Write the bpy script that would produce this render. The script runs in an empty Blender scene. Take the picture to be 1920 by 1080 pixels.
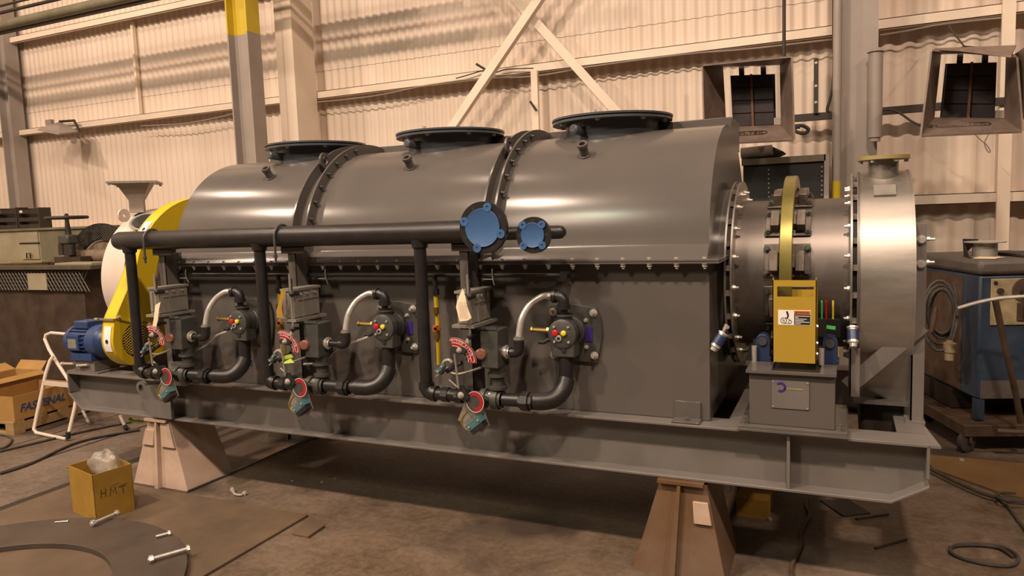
import bpy, bmesh, math, random
from mathutils import Vector, Matrix
random.seed(7)
C = bpy.context.scene.collection
S = bpy.context.scene
# ------------------------------------------------------------------ camera
R3 = math.radians
FPX = 1366.6
yaw, pitch, roll = R3(24.5157), R3(5.7091), R3(-2.0731)
cy, sy, cp, sp, cr, sr = math.cos(yaw), math.sin(yaw), math.cos(pitch), math.sin(pitch), math.cos(roll), math.sin(roll)
FW = Vector((-sy*cp, cy*cp, -sp)); RT = Vector((cy, sy, 0)); UP = RT.cross(FW)
RT2 = cr*RT + sr*UP; UP2 = -sr*RT + cr*UP
EYE = Vector((0, 0, 1.6))
cam_d = bpy.data.cameras.new('camera'); cam = bpy.data.objects.new('camera', cam_d); C.objects.link(cam)
m3 = Matrix((RT2, UP2, -FW)).transposed()
cam.matrix_world = Matrix.Translation(EYE) @ m3.to_4x4()
cam_d.sensor_width = 36; cam_d.lens = FPX/1920*36; cam_d.clip_start = .05; cam_d.clip_end = 200
S.camera = cam
def ray(px, py): return RT2*((px-960)/FPX) - UP2*((py-540)/FPX) + FW
def at(px, py, Y):
    d = ray(px, py); return EYE + d*(Y/d.y)
def atz(px, py, Z):
    d = ray(px, py); return EYE + d*((Z-1.6)/d.z)
# ------------------------------------------------------------------ world, lights, exposure
W = bpy.data.worlds.new('shop'); S.world = W; W.use_nodes = True
W.node_tree.nodes['Background'].inputs[0].default_value = (1.0, .72, .53, 1)
W.node_tree.nodes['Background'].inputs[1].default_value = .028
S.view_settings.view_transform = 'Standard'; S.view_settings.look = 'None'
S.view_settings.exposure = 0.0; S.view_settings.gamma = 1.0; S.view_settings.use_curve_mapping = False
WARM = (1.0, .755, .575)
def area(loc, size, power, target, col=WARM):
    l = bpy.data.lights.new('high_bay_or_fill_light', 'AREA'); l.shape = 'DISK'; l.size = size; l.energy = power; l.color = col
    o = bpy.data.objects.new('high_bay_or_fill_light', l); C.objects.link(o); o.location = loc
    o.rotation_euler = (Vector(target)-Vector(loc)).to_track_quat('-Z', 'Y').to_euler()
    return o
area((-9.3, -1.1, 7.6), .5, 430, (-9.0, 2.5, 0))
area((-4.4, -1.3, 7.6), .42, 470, (-4.2, 1.8, 0))
area((.5, -1.3, 7.6), .42, 430, (.5, 1.5, 0))
area((5.4, -1.2, 7.6), .42, 330, (5.0, 1.5, 0))
area((-9.3, 2.6, 7.8), .5, 150, (-9.3, 4.4, 0))
area((-4.4, 2.6, 7.8), .42, 40, (-4.4, 4.4, 0))
area((0.5, 2.6, 7.8), .42, 60, (0.5, 4.4, 0))
area((-4.1, -4.4, 7.6), .4, 110, (-4.0, 3.0, 1.0), (.80, 1.0, .74))
area((-5.5, -6.2, 8.2), 2.2, 430, (-4.8, 7.0, 2.2))  # added broad soft fill to brighten the back wall, not a high bay lamp
# ------------------------------------------------------------------ materials
def mat(name, col, rough=.5, metal=0.0, var=.12, scale=6.0, bump=0.0, col2=None, spec=None, det=5.0, rvar=0.0, stretch=None, coat=0):
    m = bpy.data.materials.new(name); m.use_nodes = True
    nt = m.node_tree; N = nt.nodes; L = nt.links
    b = N['Principled BSDF']; b.inputs['Roughness'].default_value = rough; b.inputs['Metallic'].default_value = metal
    if coat: b.inputs['Coat Weight'].default_value = coat; b.inputs['Coat Roughness'].default_value = .15
    if spec is not None: b.inputs['Specular IOR Level'].default_value = spec
    tc = N.new('ShaderNodeTexCoord'); mp = N.new('ShaderNodeMapping'); L.new(tc.outputs['Object'], mp.inputs[0])
    if stretch: mp.inputs['Scale'].default_value = stretch
    nz = N.new('ShaderNodeTexNoise'); nz.inputs['Scale'].default_value = scale; nz.inputs['Detail'].default_value = det; nz.inputs['Roughness'].default_value = .62
    L.new(mp.outputs[0], nz.inputs['Vector'])
    rp = N.new('ShaderNodeValToRGB'); L.new(nz.outputs[0], rp.inputs[0])
    rp.color_ramp.elements[0].position = .32; rp.color_ramp.elements[1].position = .68
    c = Vector(col); d = Vector(col2) if col2 else c*(1-var*1.6)
    rp.color_ramp.elements[0].color = (*d, 1); rp.color_ramp.elements[1].color = (*(c*(1+var*.4) if not col2 else c), 1)
    L.new(rp.outputs[0], b.inputs['Base Color'])
    if rvar:
        mr = N.new('ShaderNodeMapRange'); mr.inputs[3].default_value = max(.02, rough-rvar); mr.inputs[4].default_value = min(1, rough+rvar)
        L.new(nz.outputs[0], mr.inputs[0]); L.new(mr.outputs[0], b.inputs['Roughness'])
    if bump:
        bp = N.new('ShaderNodeBump'); bp.inputs['Strength'].default_value = 1; bp.inputs['Distance'].default_value = bump
        L.new(nz.outputs[0], bp.inputs['Height']); L.new(bp.outputs[0], b.inputs['Normal'])
    return m
M = {}
M['grey'] = mat('machine grey enamel', (.108, .097, .090), .20, .0, .05, 3.0, 0, rvar=.03, spec=.27)
M['greyskid'] = mat('skid grey enamel', (.158, .143, .133), .38, 0, .10, 5.0, .0006)
M['tan'] = mat('dusty tan steel', (.22, .16, .11), .6, .1, .2, 4)
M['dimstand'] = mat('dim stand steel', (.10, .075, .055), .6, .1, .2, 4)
M['seam'] = mat('collar grey enamel', (.07, .075, .085), .3, 0, .08, 4)
M['black'] = mat('black pipe paint', (.020, .018, .019), .38, 0, .25, 14, .0004)
M['rubber'] = mat('black rubber', (.02, .019, .02), .6, 0, .2, 10)
M['castgrey'] = mat('cast grey', (.065, .066, .06), .45, .1, .15, 30, .0006)
M['alu'] = mat('cast aluminium', (.36, .34, .30), .42, .5, .12, 20, .0006)
M['zinc'] = mat('zinc plated steel', (.62, .59, .55), .32, .5, .12, 30)
M['steel'] = mat('brushed stainless', (.42, .385, .35), .44, .85, .16, 2.2, .0004, rvar=.10, stretch=(1, 1, 4))
M['drum'] = mat('rolled drum steel', (.20, .175, .16), .42, .75, .15, 2.5, .0004, rvar=.08, stretch=(.6, 2, 2))
M['tyre'] = mat('brass-toned tyre steel', (.34, .29, .09), .3, .7, .2, 4)
M['padsteel'] = mat('scaled pad steel', (.20, .165, .14), .5, .6, .25, 20, .001)
M['rollyellow'] = mat('roller guard yellow enamel', (.40, .265, .030), .45, 0, .05, 3)
M['yellow'] = mat('guard yellow enamel', (.66, .47, .015), .36, 0, .04, 3)
M['yellow2'] = mat('safety yellow paint', (.55, .40, .02), .5, 0, .06, 3)
M['blue'] = mat('cap blue plastic', (.04, .11, .27), .5, 0, .05, 8)
M['motorblue'] = mat('motor blue paint', (.022, .05, .15), .38, 0, .1, 8)
M['bearblue'] = mat('bearing blue paint', (.022, .038, .11), .4, 0, .15, 12)
M['red'] = mat('dial red', (.34, .018, .022), .4, 0, .08, 10)
M['copper'] = mat('copper cap', (.30, .125, .09), .4, .3, .12, 10)
M['brass'] = mat('brass fitting', (.45, .31, .10), .35, .8, .1, 10)
M['teal'] = mat('switch teal', (.065, .155, .175), .45, 0, .1, 12)
M['purple'] = mat('nameplate purple', (.045, .02, .20), .4, 0, .05, 8)
M['white'] = mat('white paint', (.62, .53, .46), .5, 0, .08, 3)
M['whitelabel'] = mat('label white', (.82, .78, .74), .5, 0, .03, 8)
M['ink'] = mat('black ink', (.012, .011, .012), .6, 0, .05, 8)
M['orange'] = mat('orange label', (.50, .12, .02), .5, 0, .05, 8)
M['redbtn'] = mat('red plastic', (.55, .01, .02), .35, 0, .05, 8)
M['yelbtn'] = mat('yellow plastic', (.75, .62, .04), .35, 0, .05, 8)
M['paper'] = mat('manila paper', (.78, .62, .46), .8, 0, .06, 12)
M['kraft'] = mat('kraft cardboard', (.34, .19, .055), .8, 0, .1, 5, .0005)
M['yelcard'] = mat('yellow cardboard', (.34, .19, .022), .75, 0, .14, 7, .0005)
M['wood'] = mat('pale pallet wood', (.34, .22, .10), .8, 0, .2, 9, .001, stretch=(.5, 6, 6))
M['wall'] = mat('cream corrugated sheet', (.71, .60, .505), .5, 0, .06, 1.1, 0, col2=(.61, .50, .41), stretch=(1, 1, .25))
M['wallg'] = mat('cream girt paint', (.82, .69, .56), .5, 0, .08, 2)
M['colgrey'] = mat('column grey paint', (.32, .275, .245), .5, 0, .1, 2)
M['colwhite'] = mat('column cream paint', (.80, .68, .56), .5, 0, .05, 2)
M['darksteel'] = mat('dark machinery steel', (.05, .038, .03), .6, .3, .3, 3, .001)
M['rusty'] = mat('rusty plate', (.075, .05, .034), .65, .35, .3, 5, .001)
M['mesh'] = mat('expanded metal', (.10, .085, .06), .6, .3, .2, 8)
M['darkcab'] = mat('black cabinet paint', (.018, .019, .02), .5, 0, .3, 3)
M['heater'] = mat('heater hood metal', (.27, .20, .165), .55, .4, .25, 5, .0004)
M['ceram'] = mat('heater tile dark', (.035, .026, .03), .7, 0, .4, 6, .001)
M['rust'] = mat('orange rust', (.16, .07, .035), .75, 0, .3, 6)
M['benchgreen'] = mat('bench olive paint', (.17, .155, .10), .55, 0, .2, 3)
M['benchpale'] = mat('locker pale paint', (.33, .29, .20), .55, 0, .12, 3)
M['weldblue'] = mat('welder blue paint', (.03, .05, .085), .5, 0, .35, 4)
M['weldtop'] = mat('welder dusty top', (.10, .085, .075), .6, 0, .25, 5)
M['cream'] = mat('welder cream panel', (.33, .26, .15), .6, 0, .25, 12)
M['brown'] = mat('cart brown paint', (.09, .055, .035), .6, .1, .3, 7, .001)
M['cable'] = mat('dusty black cable', (.05, .042, .036), .65, 0, .3, 12)
M['sheet'] = mat('orange-brown hardboard', (.15, .085, .03), .7, 0, .2, 3)
M['plastic'] = None
M['lime'] = mat('lime green strap', (.42, .55, .06), .6, 0, .1, 9)
M['greentag'] = mat('green fluorescent tag', (.07, .50, .12), .5, 0, .1, 9)
M['stand'] = mat('stand primer', (.52, .39, .31), .6, 0, .2, 3.5, .0008, col2=(.38, .27, .20))
M['stand2'] = mat('stand rusty steel', (.20, .135, .10), .5, .2, .3, 3.0, .0008, col2=(.14, .075, .03))
M['flangeyel'] = mat('dull yellow flange', (.36, .29, .12), .55, .2, .15, 6)
m = bpy.data.materials.new('clear plastic bag'); m.use_nodes = True
b = m.node_tree.nodes['Principled BSDF']; b.inputs['Base Color'].default_value = (.5, .46, .42, 1); b.inputs['Roughness'].default_value = .25; b.inputs['Alpha'].default_value = .38
M['plastic'] = m
def floor_material():
    m = bpy.data.materials.new('worn shop concrete'); m.use_nodes = True
    nt = m.node_tree; N = nt.nodes; L = nt.links; b = N['Principled BSDF']
    tc = N.new('ShaderNodeTexCoord')
    def noise(sc, det=6, ro=.6, vec=None):
        n = N.new('ShaderNodeTexNoise'); n.inputs['Scale'].default_value = sc; n.inputs['Detail'].default_value = det; n.inputs['Roughness'].default_value = ro
        L.new(vec or tc.outputs['Object'], n.inputs['Vector']); return n
    def ramp(src, stops):
        r = N.new('ShaderNodeValToRGB'); L.new(src, r.inputs[0]); e = r.color_ramp.elements
        e[0].position, e[0].color = stops[0][0], (*stops[0][1], 1); e[1].position, e[1].color = stops[1][0], (*stops[1][1], 1)
        for p, c in stops[2:]:
            q = e.new(p); q.color = (*c, 1)
        return r
    def mix(f, a, c, typ='MIX'):
        x = N.new('ShaderNodeMix'); x.data_type = 'RGBA'; x.blend_type = typ
        if isinstance(f, float): x.inputs[0].default_value = f
        else: L.new(f, x.inputs[0])
        for s, k in ((a, 6), (c, 7)):
            if isinstance(s, tuple): x.inputs[k].default_value = (*s, 1)
            else: L.new(s, x.inputs[k])
        return x.outputs[2]
    big = noise(.55, 4); mid = noise(2.3, 8, .68); fine = noise(26, 6, .7)
    base = ramp(big.outputs[0], [(.40, (0.105, 0.062, 0.030)), (.58, (0.165, 0.128, 0.105))])
    c1 = mix(.50, base.outputs[0], ramp(mid.outputs[0], [(.40, (0.045, 0.028, 0.017)), (.60, (0.185, 0.135, 0.095))]).outputs[0])
    c2 = mix(.30, c1, ramp(fine.outputs[0], [(.42, (0.056, 0.038, 0.026)), (.6, (0.168, 0.130, 0.099))]).outputs[0])
    # oily dark stains
    st = noise(1.1, 3, .5); sr_ = ramp(st.outputs[0], [(.56, (0, 0, 0)), (.66, (1, 1, 1))])
    c3 = mix(sr_.outputs[0], c2, (0.042, 0.028, 0.020))
    # slots between the floor panels, running away from the viewer
    sep = N.new('ShaderNodeSeparateXYZ'); L.new(tc.outputs['Object'], sep.inputs[0])
    acc = None
    for X, w in ((-5.72, .012), (-5.16, .018), (-4.465, .042), (-3.6, .010), (-7.4, .02), (-9, .02), (2.1, .02)):
        s = N.new('ShaderNodeMath'); s.operation = 'SUBTRACT'; L.new(sep.outputs[0], s.inputs[0]); s.inputs[1].default_value = X
        a = N.new('ShaderNodeMath'); a.operation = 'ABSOLUTE'; L.new(s.outputs[0], a.inputs[0])
        l = N.new('ShaderNodeMath'); l.operation = 'LESS_THAN'; L.new(a.outputs[0], l.inputs[0]); l.inputs[1].default_value = w
        if acc is None: acc = l.outputs[0]
        else:
            mx = N.new('ShaderNodeMath'); mx.operation = 'MAXIMUM'; L.new(acc, mx.inputs[0]); L.new(l.outputs[0], mx.inputs[1]); acc = mx.outputs[0]
    c4 = mix(acc, c3, (.022, .016, .012))
    L.new(c4, b.inputs['Base Color'])
    rr = N.new('ShaderNodeMapRange'); L.new(mid.outputs[0], rr.inputs[0]); rr.inputs[3].default_value = .42; rr.inputs[4].default_value = .85; L.new(rr.outputs[0], b.inputs['Roughness'])
    bp = N.new('ShaderNodeBump'); bp.inputs['Distance'].default_value = .004; L.new(fine.outputs[0], bp.inputs['Height']); L.new(bp.outputs[0], b.inputs['Normal'])
    return m
M['floor'] = floor_material()
M['plate'] = mat('brown steel floor plate', (.145, .10, .06), .6, .1, .2, 2.2, .001, col2=(.08, .055, .038))
M['ring'] = mat('mill scale ring plate', (.085, .065, .052), .5, .2, .2, 4, .0006)
# ------------------------------------------------------------------ mesh helpers
class MB:
    def __init__(s): s.v = []; s.f = []
    def add(s, vs, fs):
        o = len(s.v); s.v += [tuple(v) for v in vs]; s.f += [tuple(i+o for i in f) for f in fs]; return s
    def box(s, a, b, rot=None, piv=None):
        (x0, y0, z0), (x1, y1, z1) = a, b
        vs = [Vector((x, y, z)) for z in (min(z0, z1), max(z0, z1)) for y in (min(y0, y1), max(y0, y1)) for x in (min(x0, x1), max(x0, x1))]
        if rot is not None:
            p = Vector(piv) if piv else (Vector(a)+Vector(b))/2
            vs = [p + rot @ (v-p) for v in vs]
        return s.add(vs, [(0, 2, 3, 1), (4, 5, 7, 6), (0, 1, 5, 4), (2, 6, 7, 3), (0, 4, 6, 2), (1, 3, 7, 5)])
    def cbox(s, c, sz, rot=None):
        c = Vector(c); h = Vector(sz)/2; return s.box(c-h, c+h, rot)
    def frame(s, d):
        d = Vector(d).normalized(); a = Vector((0, 0, 1)) if abs(d.z) < .9 else Vector((1, 0, 0))
        u = d.cross(a).normalized(); w = d.cross(u).normalized(); return d, u, w
    def cyl(s, p0, p1, r0, r1=None, n=24, cap=True):
        r1 = r0 if r1 is None else r1; p0, p1 = Vector(p0), Vector(p1); d, u, w = s.frame(p1-p0)
        vs = []
        for p, r in ((p0, r0), (p1, r1)):
            for i in range(n):
                a = 2*math.pi*i/n; vs.append(p + u*math.cos(a)*r + w*math.sin(a)*r)
        fs = [(i, (i+1) % n, n+(i+1) % n, n+i) for i in range(n)]
        if cap: fs += [tuple(range(n-1, -1, -1)), tuple(range(n, 2*n))]
        return s.add(vs, fs)
    def lathe(s, prof, org, ax, n=32, a0=0, a1=2*math.pi, close=False):
        """prof: (distance along axis, radius)"""
        org = Vector(org); d, u, w = s.frame(ax); full = abs(a1-a0-2*math.pi) < 1e-6; k = n if full else n+1; vs = []
        for t, r in prof:
            for i in range(k):
                a = a0+(a1-a0)*i/n; vs.append(org + d*t + (u*math.cos(a)+w*math.sin(a))*r)
        m = len(prof); fs = []
        for j in range(m if close else m-1):
            j2 = (j+1) % m
            for i in range(n):
                i2 = (i+1) % k; fs.append((j*k+i, j*k+i2, j2*k+i2, j2*k+i))
        return s.add(vs, fs)
    def tube(s, pts, r, n=10, cap=True, closed=False):
        pts = [Vector(p) for p in pts]; m = len(pts); vs = []; up = None
        for i, p in enumerate(pts):
            if closed: t = pts[(i+1) % m]-pts[i-1]
            else: t = pts[min(i+1, m-1)]-pts[max(i-1, 0)]
            t.normalize()
            if up is None: up = t.cross(Vector((0, 0, 1)) if abs(t.z) < .9 else Vector((1, 0, 0))).normalized()
            up = (up - t*up.dot(t)).normalized(); w = t.cross(up)
            rr = r[i] if isinstance(r, (list, tuple)) else r
            for k in range(n):
                a = 2*math.pi*k/n; vs.append(p + up*math.cos(a)*rr + w*math.sin(a)*rr)
        fs = []
        for i in range(m if closed else m-1):
            j = (i+1) % m
            for k in range(n): fs.append((i*n+k, i*n+(k+1) % n, j*n+(k+1) % n, j*n+k))
        if cap and not closed: fs += [tuple(range(n-1, -1, -1)), tuple(range((m-1)*n, m*n))]
        return s.add(vs, fs)
    def prism(s, poly, ax, a, b):
        """poly: 2D points in the plane normal to axis ax ('x','y','z')"""
        def P(u, v, t): return {'x': (t, u, v), 'y': (u, t, v), 'z': (u, v, t)}[ax]
        n = len(poly); vs = [P(u, v, a) for u, v in poly]+[P(u, v, b) for u, v in poly]
        return s.add(vs, [(i, (i+1) % n, n+(i+1) % n, n+i) for i in range(n)]+[tuple(range(n-1, -1, -1)), tuple(range(n, 2*n))])
    def ringprism(s, outer, inner, ax, a, b):
        """plate with a hole: same number of points outside and inside"""
        def P(u, v, t): return {'x': (t, u, v), 'y': (u, t, v), 'z': (u, v, t)}[ax]
        n = len(outer); vs = []
        for t in (a, b):
            for q in (outer, inner): vs += [P(u, v, t) for u, v in q]
        fs = []
        for i in range(n):
            j = (i+1) % n
            fs += [(i, j, n+j, n+i), (2*n+i, 3*n+i, 3*n+j, 2*n+j), (i, 2*n+i, 2*n+j, j), (n+i, n+j, 3*n+j, 3*n+i)]
        return s.add(vs, fs)
    def bolt(s, p, d, r=.011, h=.010, stud=0.0, washer=True):
        p = Vector(p); d = Vector(d).normalized()
        if washer: s.cyl(p, p+d*.002, r*1.35, n=14)
        s.cyl(p+d*.001, p+d*(h+.001), r, n=6)
        if stud: s.cyl(p+d*h, p+d*(h+stud), r*.55, n=8)
        return s
    def ball(s, c, r, n=12):
        prof = [(-math.cos(math.pi*i/n)*r, max(1e-4, math.sin(math.pi*i/n)*r)) for i in range(n+1)]
        return s.lathe(prof, c, (0, 0, 1), n*2)
    def build(s, name, material, parent=None, smooth=35, bevel=0, org=None, label=None):
        me = bpy.data.meshes.new(name); o = Vector(org) if org else (parent_loc(parent) if parent else Vector((0, 0, 0)))
        me.from_pydata([tuple(Vector(v)-o) for v in s.v], [], s.f)
        bm = bmesh.new(); bm.from_mesh(me); bmesh.ops.recalc_face_normals(bm, faces=bm.faces)
        bm.to_mesh(me); bm.free()
        for p in me.polygons: p.use_smooth = True
        me.set_sharp_from_angle(angle=R3(smooth))
        me.materials.append(M[material] if isinstance(material, str) else material)
        ob = bpy.data.objects.new(name, me); C.objects.link(ob)
        if parent:
            ob.parent = parent
        else: ob.location = o
        if bevel:
            md = ob.modifiers.new('bevel', 'BEVEL'); md.width = bevel; md.segments = 2; md.limit_method = 'ANGLE'; md.angle_limit = R3(40)
        if label: ob['label'] = label
        return ob
WL = {}
def parent_loc(p): return WL.get(p.name, Vector((0, 0, 0)))
def thing(name, label, cat, loc=(0, 0, 0), group=None):
    o = bpy.data.objects.new(name, None); C.objects.link(o); o.location = loc; WL[o.name] = Vector(loc); o.empty_display_size = .1
    o['label'] = label; o['category'] = cat
    if group: o['group'] = group
    return o
def tag(o, label, cat, group=None, kind=None):
    o['label'] = label; o['category'] = cat
    if group: o['group'] = group
    if kind: o['kind'] = kind
    return o
def sub(mb, name, material, parent, **k):
    """a sub-part: child of a part, whose origin is that of the thing"""
    ob = mb.build(name, material, None, org=parent_loc(parent.parent), **k); ob.location = (0, 0, 0); ob.parent = parent
    return ob
def part_of_single(mb, name, material, parent, **k):
    ob = mb.build(name, material, None, org=tuple(parent.location), **k); ob.location = (0, 0, 0); ob.parent = parent
    return ob
def struct(o): o['kind'] = 'structure'; return o
def Rx(a): return Matrix.Rotation(R3(a), 3, 'X')
def Ry(a): return Matrix.Rotation(R3(a), 3, 'Y')
def Rz(a): return Matrix.Rotation(R3(a), 3, 'Z')
def bez(pts, n=8):
    """Catmull-Rom through the points"""
    P = [Vector(p) for p in pts]; out = []
    for i in range(len(P)-1):
        p0 = P[max(i-1, 0)]; p1 = P[i]; p2 = P[i+1]; p3 = P[min(i+2, len(P)-1)]
        for k in range(n):
            t = k/n; out.append(.5*((2*p1)+(p2-p0)*t+(2*p0-5*p1+4*p2-p3)*t*t+(3*p1-p0-3*p2+p3)*t**3))
    out.append(P[-1]); return out
def arc(c, r, a0, a1, n=12): return [(c[0]+r*math.cos(R3(a0+(a1-a0)*i/n)), c[1]+r*math.sin(R3(a0+(a1-a0)*i/n))) for i in range(n+1)]
def bolts(parent, pts, d, mtl='zinc', name='bolt', first=None, **k):
    """one bolt mesh, linked again at every place"""
    o0 = None; base = Vector(pts[0])
    is_thing = parent.parent is None and parent.type == 'EMPTY'
    for p in pts:
        if o0 is None:
            mb = MB().bolt(base, d, **k)
            o0 = mb.build(name, mtl, parent) if is_thing else (sub(mb, name, mtl, parent) if parent.parent else part_of_single(mb, name, mtl, parent))
        else:
            o = o0.copy(); C.objects.link(o); o.location = o0.location + (Vector(p)-base)
def text_mesh(txt, size, material, parent, origin, ux, uy, name='lettering', depth=.0006, align='CENTER', grand=False, shear=0, bold=0):
    """letters as flat geometry: origin = centre of text, ux = reading direction, uy = up"""
    cu = bpy.data.curves.new('t', 'FONT'); cu.body = txt; cu.size = size; cu.align_x = align; cu.align_y = 'CENTER'; cu.extrude = depth; cu.shear = shear; cu.offset = bold
    to = bpy.data.objects.new('t', cu); C.objects.link(to)
    bpy.context.view_layer.update()
    me0 = to.evaluated_get(bpy.context.evaluated_depsgraph_get()).to_mesh()
    ux = Vector(ux).normalized(); uy = Vector(uy).normalized(); uz = ux.cross(uy); org = Vector(origin)
    mb = MB(); mb.add([org + ux*v.co.x + uy*v.co.y + uz*v.co.z for v in me0.vertices], [tuple(p.vertices) for p in me0.polygons])
    bpy.data.objects.remove(to); bpy.data.curves.remove(cu)
    return sub(mb, name, material, parent) if parent.parent else mb.build(name, material, parent) if parent.type == 'EMPTY' else part_of_single(mb, name, material, parent)
# ================================================================== building shell
fl = MB().box((-16, -5, -.2), (6, 9, 0)).build('floor', 'floor'); struct(fl)
WY = 7.2
def sheet(x0, x1, z0, z1, pitch, amp, y):
    mb = MB(); xs = []; x = x0; ph = (0, .18, .34, .5, .66, .82); hh = (0, .15, .85, 1, .85, .15)
    while x < x1:
        for p, h in zip(ph, hh): xs.append((x+p*pitch, y-amp*h))
        x += pitch
    vs = [(a, b, z) for z in (z0, z1) for a, b in xs]; n = len(xs)
    return mb.add(vs, [(i, i+1, n+i+1, n+i) for i in range(n-1)])
mb = sheet(-15, -.05, 0, 3.42, .105, .022, WY)
mb.v += []
wb = mb.build('wall_back', 'wall', smooth=60); struct(wb)
w2 = sheet(-15, -.05, 3.38, 9, .105, .022, WY-.006).build('wall_back', 'wall', smooth=60); struct(w2)
w3 = sheet(-.05, 6, 0, 3.42, .155, .030, WY).build('wall_back', 'wall', smooth=60); struct(w3)
w4 = sheet(-.05, 6, 3.38, 9, .155, .030, WY-.008).build('wall_back', 'wall', smooth=60); struct(w4)
wl = MB().box((-13.6, -5, 0), (-13.5, 7.2, 9)).build('wall_left', 'wall'); struct(wl)
def girt(n, x0, x1, z, h=.085):
    mb = MB(); mb.box((x0, 7.0, z), (x1, 7.006, z+h)); mb.box((x0, 7.0, z+h-.006), (x1, 7.17, z+h)); mb.box((x0, 7.0, z), (x1, 7.05, z+.006))
    o = mb.build('trim_%d' % n, 'wallg'); struct(o)
girt(1, -13.4, 6, 1.56); girt(2, -13.4, 6, 3.03); girt(3, -13.4, 6, 4.36)
# sag rod / joint verticals between sheets
for n, px in ((4, 258),):
    x = at(px, 150, 7.15).x; o = MB().box((x-.02, 7.12, 3.1), (x+.02, 7.17, 4.36)).build('trim_%d' % n, 'wallg'); struct(o)
x = at(1005, 180, 7.0).x
o = MB().box((x-.035, 6.96, 0), (x+.035, 7.0, 3.04)).build('trim_5', 'wallg'); struct(o)
x = at(1888, 100, 7.0).x
o = MB().box((x-.045, 6.96, 0), (x+.045, 7.0, 9)).build('trim_6', 'wallg'); struct(o)
# ---- columns
def hcol(name, label, x0, x1, y0, y1, mtl, z1=8.5, t=.016, web='x', bands=None):
    t0 = thing(name, label, 'column', ((x0+x1)/2, (y0+y1)/2, 0))
    zs = bands or [(0, z1, mtl)]
    for k, (a, b_, mm) in enumerate(zs):
        mb = MB()
        if web == 'box': mb.box((x0, y0, a), (x1, y1, b_))
        elif web == 'x':      # flanges on the left and right, web parallel to the wall
            mb.box((x0, y0, a), (x0+t, y1, b_)); mb.box((x1-t, y0, a), (x1, y1, b_)); mb.box((x0+t, (y0+y1)/2-.006, a), (x1-t, (y0+y1)/2+.006, b_))
        else:
            mb.box((x0, y0, a), (x1, y0+t, b_)); mb.box((x0, y1-t, a), (x1, y1, b_)); mb.box(((x0+x1)/2-.006, y0+t, a), ((x0+x1)/2+.006, y1-t, b_))
        mb.build('shaft' if k == 0 else 'painted_band', mm, t0, label='yellow painted upper band' if k else None)
    mb = MB().box((x0-.05, y0-.05, 0), (x1+.05, y1+.05, .02)); mb.build('base_plate', mtl, t0)
    return t0
zc = at(466, 57, 6).z
hcol('steel_column', 'grey steel column with yellow painted top, left of the cream column', -5.93, -5.65, 6.0, 6.19, 'colgrey', bands=[(0, zc, 'colgrey'), (zc, 8.5, 'yellow2')])
hcol('steel_column', 'cream painted wide steel column on the corrugated wall, right of the yellow-topped one', -5.83, -5.59, 6.62, 6.98, 'colwhite', web='box')
hcol('steel_column', 'grey steel column standing between the two hanging heaters', -.03, .235, 6.4, 6.75, 'colgrey', web='box')
hcol('steel_column', 'dim grey steel column at the far left edge of the wall', -11.35, -11.1, 6.9, 7.1, 'colgrey')
# ---- bracing on the wall
def bar(p, q, w, d, th=.008):
    p, q = Vector(p), Vector(q); dr = (q-p).normalized(); s = dr.cross(Vector((0, 1, 0))).normalized()
    mb = MB()
    def quadbox(o0, o1, y0, y1):
        vs = [a + s*o + Vector((0, y, 0)) for a in (p, q) for o in (o0, o1) for y in (y0, y1)]
        mb.add(vs, [(0, 1, 3, 2), (4, 6, 7, 5), (0, 4, 5, 1), (2, 3, 7, 6), (0, 2, 6, 4), (1, 5, 7, 3)])
    quadbox(-w/2, w/2, -.004, .004); quadbox(-w/2, -w/2+th, .004, d)
    return mb
a = at(846, 238, 6.8); b_ = at(1003, 5, 6.8); d = (b_-a); a2 = a-d*1.2; b2 = b_+d*1.6
x1 = tag(bar(a2, b2, .085, .07).build('cross_brace', 'wallg'), 'cream angle brace rising to the right in front of the wall', 'brace')
a = at(1158, 212, 6.9); b_ = at(966, -2, 6.9); d = (b_-a); a2 = a-d*1.2; b2 = b_+d*1.6
x2 = tag(bar(b2, a2, .085, .07).build('cross_brace', 'wallg'), 'cream angle brace falling to the right in front of the wall', 'brace')
# spikes, clips and wires on the wall
for i, (p, q, y) in enumerate(((( 994, 190), (1006, 208), 6.9), ((893, 120), (913, 132), 6.9))):
    tag(MB().cyl(at(*p, y), at(*q, y), .012, n=8).build('wall_peg', 'darksteel'), ('thin steel peg sticking out from the strut under the braces', 'short dark stub on the wall behind the left brace')[i], 'peg')
pts = [at(*p, 6.95) for p in ((855, 147), (880, 140), (905, 133), (928, 136), (950, 130), (1000, 128))]
tag(MB().tube(bez(pts, 5), .006, n=6).build('wall_wire', 'cable'), 'thin dark wire drooping behind the crossed braces on the upper girt', 'wire')
for i, (pp, nm) in enumerate(((((592, 192), (700, 180), (800, 160), (900, 147), (1000, 143), (1100, 126)), 'thin pale wire slung below the girt left of the braces'),
     (((1100, 126), (1200, 112), (1300, 100), (1400, 92), (1560, 74)), 'thin pale wire slung below the girt above the left heater'),
     (((265, 236), (340, 232), (400, 222), (437, 213)), 'pale cable drooping below the girt left of the yellow-topped column'),
     (((1650, 66), (1700, 58), (1770, 45), (1903, 31)), 'pale wire slung below the girt above the right heater'))):
    tag(MB().tube(bez([at(x, y, 6.985) for x, y in pp], 5), .007, n=6).build('wall_wire', 'colgrey'), nm, 'wire')
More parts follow.
